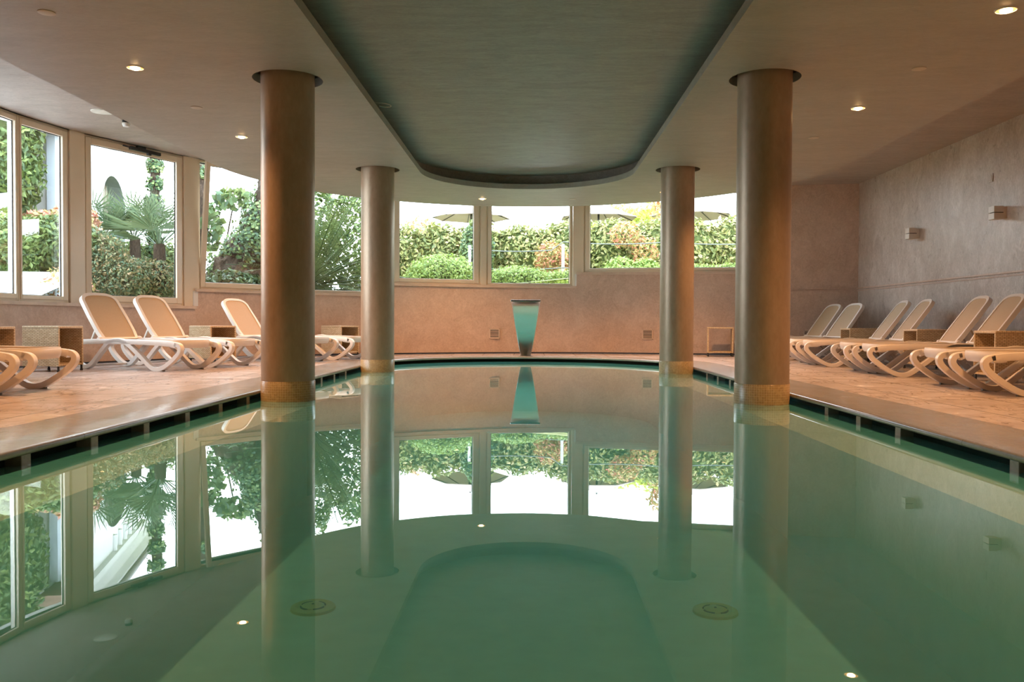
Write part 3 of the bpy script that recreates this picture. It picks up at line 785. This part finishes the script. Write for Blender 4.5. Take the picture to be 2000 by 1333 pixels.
# ------------------------------------------------------------------ wicker cube tables
def panel(mb,o,u,v,w,h,th,n):
    # panel with uv; o origin, u,v unit directions, n normal
    o=Vector(o);u=Vector(u);v=Vector(v);n=Vector(n)
    q=[o,o+u*w,o+u*w+v*h,o+v*h]; vs=q+[p-n*th for p in q]
    uv=[(0,0),(w,0),(w,h),(0,h)]
    mb.add(vs,[(0,1,2,3),(7,6,5,4),(0,4,5,1),(1,5,6,2),(2,6,7,3),(3,7,4,0)],[uv,[uv[3],uv[2],uv[1],uv[0]],[(0,0),(0,th),(w,th),(w,0)],[(0,0),(th,0),(th,h),(0,h)],[(0,0),(0,th),(w,th),(w,0)],[(0,0),(th,0),(th,h),(0,h)]])
def table(S=.50,H=.58,see=False):
    root=empty('wicker_side_table'); h=S/2; z0=.07; t=.028
    # opens toward local +x and, when see-through, also -x ; origin centre at floor
    a=MB(); panel(a,(-h,-h,H),(1,0,0),(0,1,0),S,S,.03,(0,0,1)); a.build('table_top',M['wicker'],root,bevel=.006)
    for sy in(-1,1):
        a=MB(); 
        if sy<0: panel(a,(-h,-h,z0),(1,0,0),(0,0,1),S,H-z0-.031,t,(0,-1,0))
        else: panel(a,(h,h,z0),(-1,0,0),(0,0,1),S,H-z0-.031,t,(0,1,0))
        a.build('side_panel',M['wicker'],root,bevel=.004)
    if not see:
        a=MB(); panel(a,(-h,h-t,z0),(0,-1,0),(0,0,1),S-2*t,H-z0-.031,t,(-1,0,0)); a.build('back_panel',M['wicker'],root)
    a=MB(); panel(a,(-h+.03,-h+t,z0+.03),(1,0,0),(0,1,0),S-.04,S-2*t,.025,(0,0,1)); a.build('shelf',M['wicker'],root,bevel=.003)
    for i in(-1,1):
        for j in(-1,1):
            b=MB(); b.tube([(i*(h-.018),j*(h-.018),.02),(i*(h-.018),j*(h-.018),z0+.04)],.014,10); b.lathe([(.017,0),(.019,.012),(.012,.03)],12,c=(i*(h-.018),j*(h-.018))); b.build('leg',M['dark'],root)
    return root
def place_tab(t,x,y,a,lab): t.location=(x,y,0); t.rotation_euler=(0,0,R(a)); tag(t,lab,'table','wicker cube side tables between the loungers')
t0=table(); 
place_tab(t0,-6.03,9.30,0,'wicker cube table cut by the left picture edge')
def tb(*a): t=copy_tree(t0); place_tab(t,*a)
# nearest corner M, faces
tb(-6.10,10.88,-6,'wicker cube table left of the first tan backrest')
tb(-4.98,13.42,-30,'pale wicker cube table behind the pair of loungers under the palm window')
tb(-3.55,16.10,-30,'wicker cube table between the two left columns, partly hidden')
tb(5.76,14.90,180-2,'wicker cube table farthest back on the right deck')
tb(5.82,12.50,180-2,'wicker cube table in the middle of the right row, right of the pale backrest')
tb(5.47,9.80,180-2,'wicker cube table at the right picture edge, in front of a tan backrest')
t1=table(see=True); place_tab(t1,3.84,17.12,-100,'see-through open wicker table against the back wall between the two right columns')

# ------------------------------------------------------------------ outside
def leaves(name,blobs,n,size,mat,lab,cat,group=None,kind=None,stems=None,aspect=.5,outward=.6,core=False):
    """blobs: (cx,cy,cz,rx,ry,rz,weight) ellipsoid shells filled with leaf quads"""
    rnd=random.Random(hash(name+lab)%9999 if False else sum(map(ord,lab)))
    vs=[];fs=[]; W=sum(b[6] if len(b)>6 else 1 for b in blobs)
    for b in blobs:
        k=int(n*(b[6] if len(b)>6 else 1)/W)
        for _ in range(k):
            while True:
                d=Vector((rnd.gauss(0,1),rnd.gauss(0,1),rnd.gauss(0,1)))
                if d.length>.1: break
            d.normalize(); rr=rnd.uniform(.72,1.03)
            rr*=1+.14*noise.noise(d*3+Vector(b[:3]))
            p=Vector((b[0]+d.x*b[3]*rr,b[1]+d.y*b[4]*rr,b[2]+d.z*b[5]*rr))
            nn=(d*outward+Vector((rnd.uniform(-1,1),rnd.uniform(-1,1),rnd.uniform(-.5,1)))*.7).normalized()
            a=nn.cross(Vector((rnd.uniform(-1,1),rnd.uniform(-1,1),rnd.uniform(-1,1))))
            if a.length<.05: continue
            a.normalize(); c=nn.cross(a); s=size*rnd.uniform(.6,1.3)
            o=len(vs); vs+=[p-a*s,p+c*s*aspect-nn*s*.15,p+a*s,p-c*s*aspect-nn*s*.15]; fs+=[(o,o+1,o+2),(o,o+2,o+3)]
    m=MB(); m.v=[tuple(v) for v in vs]; m.f=fs; m.m=[0]*len(fs)
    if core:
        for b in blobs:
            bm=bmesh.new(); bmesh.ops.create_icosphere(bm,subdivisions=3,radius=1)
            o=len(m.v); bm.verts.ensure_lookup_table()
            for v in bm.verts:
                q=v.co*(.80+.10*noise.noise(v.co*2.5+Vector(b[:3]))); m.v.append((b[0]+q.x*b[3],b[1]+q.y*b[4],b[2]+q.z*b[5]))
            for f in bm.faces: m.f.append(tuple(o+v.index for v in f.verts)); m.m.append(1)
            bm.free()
    if stems:
        root=empty(name,stems[0][0]); base=Vector(stems[0][0])
        m.v=[tuple(Vector(v)-base) for v in m.v]
        m.build('foliage',M[mat],root)
        s=MB()
        for path,r in [(x[0:-1],x[-1]) for x in stems]:
            s.tube([Vector(q)-base for q in smoothpath(path,4)],r,8,rs=[r*(1-.5*i/(4*(len(path)-1))) for i in range(4*(len(path)-1)+1)])
        s.build('stem',M['bark'],root)
        o=root
    else: o=m.build(name,[M[mat],M['core']])
    tag(o,lab,cat,group,kind); return o

# garden ground: slopes up from left to right
gm=MB(); nx_,ny_=40,30; vs=[];fs=[]
def gz(x,y):
    b=.80+.85*max(0,min(1,(x+7.2)/8.5))
    far=max(0,min(1,(y-18.6)/5)) if x>-6 else max(0,min(1,(y-15)/9))
    return b+.35*far
for j in range(ny_+1):
    for i in range(nx_+1):
        x=-30+50*i/nx_; y=-6+50*j/ny_; vs.append((x,y,gz(x,y)))
RP=offs(wc,1.15)+[(9,17.2),(9,YN-3),(-8.1,YN-3)]
def inpoly(x,y,P):
    c=False; n=len(P)
    for i in range(n):
        (x1,y1),(x2,y2)=P[i],P[i-1]
        if (y1>y)!=(y2>y) and x<(x2-x1)*(y-y1)/(y2-y1)+x1: c=not c
    return c
for j in range(ny_):
    for i in range(nx_):
        x=-30+50*(i+.5)/nx_; y=-6+50*(j+.5)/ny_
        if not inpoly(x,y,RP): a=j*(nx_+1)+i; fs.append((a,a+1,a+nx_+2,a+nx_+1))
gm.add(vs,fs); struct(gm.build('garden_ground',M['soil'],smooth=True))
# close ground strip hugging the wall
gs=MB(); a=offs(wc,.29); b=offs(wc,2.2)
vs=[(x,y,gz(x,y)-.0) for x,y in a]+[(x,y,gz(x,y)+.0) for x,y in b]; n=len(a)
gs.add(vs,[(i,i+1,n+i+1,n+i) for i in range(n-1)]); struct(gs.build('garden_ground',M['soil'],smooth=True))
# pale path with low wall on the left
pv=MB(); pv.add([(-14,5,.9),(-7.3,5,.9),(-7.25,11.3,.92),(-7.15,12.4,1.02),(-7.4,14.15,1.40),(-14,12.9,1.40)],[(0,1,2,3,4,5)]); struct(pv.build('garden_path',M['paving']))
kw=MB(); kw.bar((-14,12.95,1.36),(-7.4,14.2,1.36),.14,.20); struct(kw.build('garden_wall',M['paving']))

# left: tall creeper hedge, low hedges, photinia
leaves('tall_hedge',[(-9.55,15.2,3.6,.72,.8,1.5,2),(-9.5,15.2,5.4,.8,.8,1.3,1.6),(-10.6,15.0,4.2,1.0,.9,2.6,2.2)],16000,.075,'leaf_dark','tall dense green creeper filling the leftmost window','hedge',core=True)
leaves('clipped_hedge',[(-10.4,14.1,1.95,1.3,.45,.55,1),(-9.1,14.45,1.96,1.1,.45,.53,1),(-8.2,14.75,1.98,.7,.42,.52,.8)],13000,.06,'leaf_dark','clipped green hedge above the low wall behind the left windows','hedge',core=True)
leaves('photinia_shrub',[(-8.95,15.4,2.35,.5,.4,.32,1),(-8.35,15.5,2.45,.45,.4,.35,.7)],3600,.06,'leaf_pink','red and pink tipped shrub above the clipped hedge, second window','shrub')
leaves('nandina_shrub',[(-7.35,13.3,1.20,.30,.3,.30,1),(-7.1,13.4,1.15,.25,.25,.22,.6)],420,.04,'leaf_red','sparse red leaved shrub at the sill of the second window','shrub')
leaves('nandina_shrub',[(-7.85,15.0,1.75,.75,.5,.55,1.4),(-7.3,15.1,1.35,.6,.5,.5,1),(-6.9,15.5,1.35,.55,.4,.45,1)],15000,.034,'leaf_shrub','bushy green and bronze shrub below the fan palms','shrub')
leaves('rose_shrub',[(-8.85,16.3,2.15,.40,.35,.42,1)],900,.06,'leaf_pink','pink leaved shrub left of the fan palm trunk','shrub')

def frond_fan(mb,base,direction,up,size,n=15,spread=72):
    d=Vector(direction).normalized(); u=Vector(up); s=d.cross(u).normalized(); nn=s.cross(d)
    for i in range(n):
        a=R(-spread+2*spread*i/(n-1)); v=(d*math.cos(a)+s*math.sin(a)).normalized(); L=size*(1-.25*abs(a)/pi)*random.uniform(.9,1.05)
        tip=base+v*L-Vector((0,0,.08*L)); m=base+v*L*.55
        w=(v.cross(nn)).normalized()* size*.015
        mb.add([base,m+w,tip,m-w],[(0,1,2),(0,2,3)])
def fan_palm(x,y,z0,h,lab,n=16,fs_=.62,seedv=1):
    random.seed(seedv); root=empty('fan_palm',(x,y,z0)); tag(root,lab,'palm','fan palms outside the left windows')
    t=MB(); t.tube([(0,0,-.1),(.02,0,h*.5),(0,.03,h)],.12,12,rs=[.11,.12,.10]); t.build('trunk',M['bark'],root)
    f=MB(); st=MB()
    for i in range(n):
        az=2*pi*i/n*2.4+random.random(); el=random.uniform(.0,1.35); L=random.uniform(.3,.62)
        d=Vector((math.cos(az)*math.cos(el),math.sin(az)*math.cos(el),math.sin(el))); b=Vector((0,0,h))+d*L
        st.tube([Vector((0,0,h-.05)),b],.009,5)
        frond_fan(f,b,d,(0,0,1) if abs(d.z)<.9 else (1,0,0),fs_*random.uniform(.85,1.1))
    f.build('fronds',M['leaf_palm'],root); st.build('frond_stalks',M['leaf_palm'],root)
fan_palm(-8.55,17.0,1.0,1.30,'fan palm with narrow trunk on the left of the palm window',17,.72,3)
fan_palm(-6.80,15.6,.95,1.12,'fan palm with shaggy brown trunk on the right of the palm window',17,.66,5)
fan_palm(-8.05,17.3,1.1,1.25,'fan palm farther back in the middle of the palm window',15,.68,8)

# ivy covered trunks
def trunk(name,lab,path,r,rs,ivy,n,sz=.055):
    root=empty(name,path[0]); b=Vector(path[0]); tag(root,lab,'tree')
    P=smoothpath(path,5); t=MB(); RS=[]; 
    for i in range(len(P)):
        u=i/(len(P)-1)*(len(rs)-1); k_=min(int(u),len(rs)-2); RS.append((rs[k_]+(rs[k_+1]-rs[k_])*(u-k_))*(1+.12*math.sin(i*2.1)))
    t.tube([p-b for p in P],r,14,rs=RS); to=t.build('trunk',M['bark'],root,smooth=True); sb_=to.modifiers.new('s','SUBSURF'); sb_.levels=2; sb_.render_levels=2; tx_=bpy.data.textures.new('bark','CLOUDS'); tx_.noise_scale=.16; dm=to.modifiers.new('d','DISPLACE'); dm.texture=tx_; dm.strength=r*.5
    rnd=random.Random(len(lab)); vs=[];fs=[]
    for _ in range(n):
        i=rnd.randrange(int(len(P)*ivy[0]),int(len(P)*ivy[1])); p=P[i]; az=rnd.uniform(0,2*pi); 
        if noise.noise(Vector((az*1.2,p.z*1.6,0)))<ivy[2]: continue
        d=Vector((math.cos(az),math.sin(az),rnd.uniform(-.2,.5))); q=p+d*(RS[i]+rnd.uniform(0,.09))+Vector((0,0,rnd.uniform(-.1,.1)))-b
        nn=(d+Vector((rnd.uniform(-.6,.6),rnd.uniform(-.6,.6),rnd.uniform(-.3,.8)))).normalized(); a=nn.cross(Vector((rnd.random(),rnd.random(),1))).normalized(); c=nn.cross(a); s=sz*rnd.uniform(.6,1.3)
        o=len(vs); vs+=[q-a*s,q+c*s*.8,q+a*s,q-c*s*.8]; fs+=[(o,o+1,o+2),(o,o+2,o+3)]
    m=MB(); m.v=[tuple(v) for v in vs]; m.f=fs; m.m=[0]*len(fs); m.build('ivy',M['leaf_ivy'],root)
trunk('ivy_tree','slender ivy wrapped trunk at the right side of the palm window',[(-7.77,17.5,1),(-7.74,17.5,2.4),(-7.70,17.5,4.2),(-7.75,17.5,6.0)],.1,[.12,.10,.10,.08],(.25,1,-.3),5000,.034)
trunk('ivy_tree','ivy covered pale trunk seen in the narrow gap beside the tilted window',[(-6.30,16.2,1),(-6.28,16.15,2.4),(-6.27,16.2,4.2),(-6.3,16.3,6.0)],.1,[.13,.12,.12,.09],(.5,1,-.2),3000,.036)
trunk('ivy_tree','thick leaning shaggy trunk draped with ivy behind the tilted window',[(-6.6,18.1,1.05),(-6.15,18.3,1.9),(-5.85,18.4,2.5),(-5.62,18.5,3.2),(-5.45,18.6,4.6)],.5,[.62,.50,.44,.36,.2],(.22,1,.02),9000,.042)
leaves('fig_tree',[(-6.75,19.4,3.45,.45,.4,.25,1),(-7.2,19.3,2.8,.22,.25,.6,1)],230,.11,'leaf_ivy','broad leaved fig branches seen through the tilted window','tree',stems=[[(-7.0,19.4,1.1),(-6.95,19.4,2.2),(-6.75,19.4,3.3),.03],[(-6.97,19.4,2.0),(-6.6,19.3,2.5),(-6.4,19.4,3.1),.015]],aspect=.75)
leaves('ground_shrub',[(-6.1,17.3,1.25,.8,.4,.45,1),(-5.2,17.4,1.25,.8,.35,.35,1)],4200,.06,'leaf_cycad','low fern-like greenery at the foot of the leaning trunk','shrub')
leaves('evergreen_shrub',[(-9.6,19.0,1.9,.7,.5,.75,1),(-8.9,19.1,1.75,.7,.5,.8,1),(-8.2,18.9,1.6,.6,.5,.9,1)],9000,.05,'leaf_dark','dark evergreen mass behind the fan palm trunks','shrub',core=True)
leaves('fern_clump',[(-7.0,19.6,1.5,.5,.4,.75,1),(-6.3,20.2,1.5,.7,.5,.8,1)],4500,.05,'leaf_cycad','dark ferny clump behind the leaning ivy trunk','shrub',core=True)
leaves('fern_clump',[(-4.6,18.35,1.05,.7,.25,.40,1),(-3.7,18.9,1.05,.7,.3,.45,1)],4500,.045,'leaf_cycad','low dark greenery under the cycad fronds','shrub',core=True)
# cycad
def cycad(x,y,z0,lab,n=70,L0=1.75,seedv=2):
    random.seed(seedv); root=empty('cycad',(x,y,z0)); tag(root,lab,'cycad')
    f=MB()
    for i in range(n):
        az=2*pi*random.random(); el=random.uniform(.0,1.35); L=L0*random.uniform(.8,1.1); 
        d=Vector((math.cos(az),math.sin(az),0)); pts=[]
        for k_ in range(13):
            u=k_/12; pts.append(Vector((0,0,.55))+d*L*math.cos(el)*u*(1-.05*u)+Vector((0,0,L*math.sin(el)*u-.28*L*u*u*math.cos(el))))
        f.tube(pts[::3],.008,4)
        sd=Vector((-d.y,d.x,0))
        for k_ in range(1,12):
            for h_ in(0,.33,.66):
                p=pts[k_].lerp(pts[k_+1],h_) if k_<12 else pts[k_]; tt=(pts[min(k_+1,12)]-pts[k_-1]).normalized(); w=.20*math.sin(pi*min(1,(k_+h_)/12+.08))+.03
                for s in(-1,1):
                    e=p+sd*s*w+tt*w*.75; f.add([p-tt*.015,p+tt*.015,e],[(0,1,2)])
    f.build('fronds',M['leaf_cycad'],root)
    t=MB(); t.lathe([(.22,0),(.26,.25),(.22,.5),(.1,.62)],14); t.build('trunk',M['bark'],root)
cycad(-4.95,19.0,.85,'large cycad with long feathery fronds behind the left back window',150,2.7)
leaves('conifer_shrub',[(-5.05,20.2,2.6,.55,.5,1.7,1),(-4.3,20.6,2.6,.45,.4,1.5,.8)],5200,.07,'leaf_dark','upright blue-green conifers rising behind the cycad','conifer')

# centre and right: hedge, domes, posts, wires, parasols
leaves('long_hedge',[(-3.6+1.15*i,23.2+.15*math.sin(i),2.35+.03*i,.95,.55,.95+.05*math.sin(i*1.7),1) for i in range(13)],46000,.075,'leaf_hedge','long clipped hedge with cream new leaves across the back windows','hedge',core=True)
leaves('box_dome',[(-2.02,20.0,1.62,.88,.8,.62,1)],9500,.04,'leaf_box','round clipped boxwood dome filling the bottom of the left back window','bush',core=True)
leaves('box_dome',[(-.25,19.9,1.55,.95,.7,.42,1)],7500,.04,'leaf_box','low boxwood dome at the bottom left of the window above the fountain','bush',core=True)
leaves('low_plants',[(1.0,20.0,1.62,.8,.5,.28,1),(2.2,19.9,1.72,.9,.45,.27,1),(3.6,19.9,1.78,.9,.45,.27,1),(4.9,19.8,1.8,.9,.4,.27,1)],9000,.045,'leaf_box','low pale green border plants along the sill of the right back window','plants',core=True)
leaves('nandina_shrub',[(.55,21.4,2.25,.42,.35,.45,1),(.85,21.3,1.95,.3,.3,.45,.8)],2400,.05,'leaf_red','red and orange feathery shrub right of the fountain window centre','shrub')
leaves('nandina_shrub',[(2.5,22.3,2.95,.42,.3,.36,1),(3.0,22.2,2.55,.36,.3,.4,.8)],900,.05,'leaf_red','orange and red flecked shrub in the right back window','shrub')
leaves('laurel_shrub',[(-1.35,22.3,2.5,.45,.4,.85,1)],3200,.06,'leaf_ivy','brighter green laurel in front of the hedge left of the mullion','shrub')
leaves('laurel_shrub',[(2.3,21.4,1.95,.45,.3,.38,1),(2.9,21.3,1.95,.35,.3,.33,1)],1300,.055,'leaf_box','loose bright green shrub against the wire fence in the right back window','shrub')
leaves('garden_tree',[(2.9,27,3.6,1.6,1.0,.75,1),(4.2,27.2,3.8,1.3,1,.7,1),(1.6,27.2,3.4,1,.8,.5,.5)],5200,.09,'leaf_lime','bright yellow green tree rising above the hedge on the right','tree',stems=[[(3.3,27.1,1.8),(3.3,27.1,2.6),(3.2,27,3.6),.08]])
leaves('garden_tree',[(-3.5,27,3.5,.6,.6,.5,1)],700,.08,'leaf_pink','small orange leaved treetop above the hedge, left back window','tree',stems=[[(-3.5,27,1.8),(-3.5,27,2.6),(-3.5,27,3.4),.05]])
leaves('maple_branch',[(4.0,24.3,4.2,.6,.4,.35,1),(3.6,24.2,3.6,.2,.2,.5,.5)],500,.07,'leaf_red','dark red leaved branches beside the far right column','tree',stems=[[(4.1,24.5,1.9),(4.1,24.5,3),(4.0,24.4,4.1),.04]])
def post(x,y,z0,z1,lab):
    a=MB(); a.tube([(0,0,0),(0,0,z1-z0)],.035,12); o=a.build('fence_post',M['post_white'],smooth=True); o.location=(x,y,z0); tag(o,lab,'post','white posts of the wire fence')
post(-1.42,20.6,1.55,2.52,'white fence post in the left back window'); post(.83,20.6,1.6,2.55,'white fence post in the window above the fountain'); post(3.30,20.6,1.65,2.72,'white fence post beside the far right column')
for z,lb in((2.60,'upper sagging wire of the fence between the white posts'),(1.98,'lower sagging wire of the fence between the white posts')):
    a=MB(); 
    xs=[-1.42,.83,3.30,5.8]; pts=[]
    for i in range(3):
        for k_ in range(8):
            u=k_/8; x=xs[i]+(xs[i+1]-xs[i])*u; pts.append((x,20.56,z-.45*(i<1)*(z>2.2)*0-.35*u*(1-u)*.6+ (.0 if i else -.18*(z>2.2))))
    a.tube(pts,.012,6); tag(a.build('fence_wire',M['wire']),lb,'wire')
def parasol(x,y,lab,rot=0,r=1.15,ze=3.72,zb=1.9):
    root=empty('parasol',(x,y,zb)); root.rotation_euler=(0,0,R(rot)); tag(root,lab,'parasol','open beige parasols beyond the hedge')
    n=8; c=MB(); top=(0,0,ze+.42-zb); vs=[top]; 
    for i in range(n): vs.append((r*math.cos(2*pi*i/n),r*math.sin(2*pi*i/n),ze-zb))
    c.add(vs,[(0,1+i,1+(i+1)%n) for i in range(n)]); o=c.build('canopy',M['parasol'],root); m_=o.modifiers.new('s','SOLIDIFY'); m_.thickness=.02
    p=MB(); p.tube([(0,0,0),(0,0,ze+.45-zb)],.03,10); p.build('pole',M['dark'],root)
    for i in range(n):
        b=MB(); b.tube([(0,0,ze+.38-zb),(r*.98*math.cos(2*pi*i/n),r*.98*math.sin(2*pi*i/n),ze-.03-zb)],.012,5); b.build('rib',M['dark'],root)
parasol(-1.70,25.0,'beige parasol in the left back window, pole near the mullion',10); parasol(2.02,25.0,'beige parasol with dark pole at the left of the right back window',24); parasol(4.72,25.0,'beige parasol beyond the far right column',5,1.2,3.78)

# white building
def bld():
    root=empty('building',(-9.1,15.7,0)); tag(root,'white rendered building with arched window and downpipe behind the palms','building')
    B=Vector((-9.1,15.7,0)); A=Vector((-9.0,16.2,0)); E=Vector((-10.75,23.2,0)); t=(E-A).normalized(); n=Vector((t.y,-t.x,0))  # n toward +x
    if n.x<0: n=-n
    L=(E-A).length
    def P(u,d,z): q=A+t*u+n*d-B; return (q.x,q.y,z)
    f=MB()
    def quad(u0,u1,z0,z1,d=0): f.add([P(u0,d,z0),P(u1,d,z0),P(u1,d,z1),P(u0,d,z1)],[(0,1,2,3)])
    u0,u1=3.45,5.75; zs,zt=2.3,3.45; r=(u1-u0)/2
    quad(0,u0,0,6); quad(u1,L,0,6); quad(u0,u1,0,zs); 
    N=14; arc=[(u0+r-r*math.cos(pi*i/N),zt+.72*math.sin(pi*i/N)) for i in range(N+1)]
    for i in range(N): f.add([P(arc[i][0],0,arc[i][1]),P(arc[i+1][0],0,arc[i+1][1]),P(arc[i+1][0],0,6),P(arc[i][0],0,6)],[(0,1,2,3)])
    f.add([P(L,0,0),P(L,-6,0),P(L,-6,6),P(L,0,6)],[(0,1,2,3)]); 
    f.add([P(0,0,0),P(0,-6,0),P(0,-6,6),P(0,0,6)],[(0,1,2,3)])
    f.build('wall',M['facade'],root)
    w=MB(); 
    pts=[(u0,zs)]+arc+[(u1,zs)]
    for i in range(len(pts)-1): w.add([P(pts[i][0],0,pts[i][1]),P(pts[i][0],-.35,pts[i][1]),P(pts[i+1][0],-.35,pts[i+1][1]),P(pts[i+1][0],0,pts[i+1][1])],[(0,1,2,3)])
    w.build('arch_reveal',M['slate'],root)
    w=MB(); w.add([P(a_,-.34,b_) for a_,b_ in pts],[tuple(range(len(pts)))]); w.build('arched_window',M['terracotta'],root)
    e=MB(); 
    prof=[(0,4.72),(.12,4.74),(.16,4.85),(.28,5.0),(.42,5.08),(.42,5.2),(0,5.25)]
    vs=[P(-.3,d,z) for d,z in prof]+[P(L+.5,d,z) for d,z in prof]; k_=len(prof)
    e.add(vs,[(i,(i+1)%k_,k_+(i+1)%k_,k_+i) for i in range(k_)]+[tuple(range(k_)),tuple(range(2*k_-1,k_-1,-1))]); e.build('cornice',M['facade'],root)
    g_=MB(); g_.tube([P(-.3,.47,5.2),P(L+.5,.47,5.2)],.07,10); g_.build('gutter',M['pipe'],root)
    for i in range(5):
        b=MB(); x=4.3+i*.55; q=P(x,.02,0); b.tube([(q[0],q[1],3.98+.35),(q[0],q[1],4.72)],.07,10); b.build('baluster',M['facade'],root)
    pp=MB(); pp.tube(smoothpath([P(.35,.35,4.3),P(.15,.25,4.15),P(.1,.12,3.95),P(.1,.12,1.5)],4),.045,10); pp.build('downpipe',M['pipe'],root)
    pl=MB(); q=P(-.1,-.05,0); pl.box((q[0],q[1],2.5),(.16,.2,3.3)); pl.build('pilaster',M['facade_grey'],root)
    rf=MB(); rf.bar(P(-.9,.1,4.25),P(.35,.2,4.25),.5,.10); rf.bar(P(-.9,.05,4.35),P(.4,.15,4.35),.45,.1); rf.build('roof_eave',M['roof'],root)
bld()

# ------------------------------------------------------------------ world and render look
wd=bpy.data.worlds.new('world'); bpy.context.scene.world=wd; wd.use_nodes=True
nt=wd.node_tree; bg=nt.nodes['Background']; tc=nt.nodes.new('ShaderNodeTexCoord'); sx=nt.nodes.new('ShaderNodeSeparateXYZ'); nt.links.new(tc.outputs['Generated'],sx.inputs[0])
cr_=nt.nodes.new('ShaderNodeValToRGB'); e=cr_.color_ramp.elements; e[0].position=.0; e[0].color=(.90,.95,1,1); e[1].position=1; e[1].color=(.76,.87,1,1)
nt.links.new(sx.outputs['Z'],cr_.inputs[0]); nt.links.new(cr_.outputs[0],bg.inputs[0]); bg.inputs[1].default_value=10.5
sc=bpy.context.scene
sc.view_settings.view_transform='Standard'; sc.view_settings.look='None'; sc.view_settings.gamma=1; sc.view_settings.exposure=.32; sc.view_settings.use_curve_mapping=False
cy=sc.cycles
cy.use_denoising=True; cy.max_bounces=10; cy.diffuse_bounces=5; cy.glossy_bounces=5; cy.transparent_max_bounces=16; cy.transmission_bounces=4; cy.volume_bounces=0
cy.caustics_reflective=False; cy.caustics_refractive=False; cy.sample_clamp_indirect=6
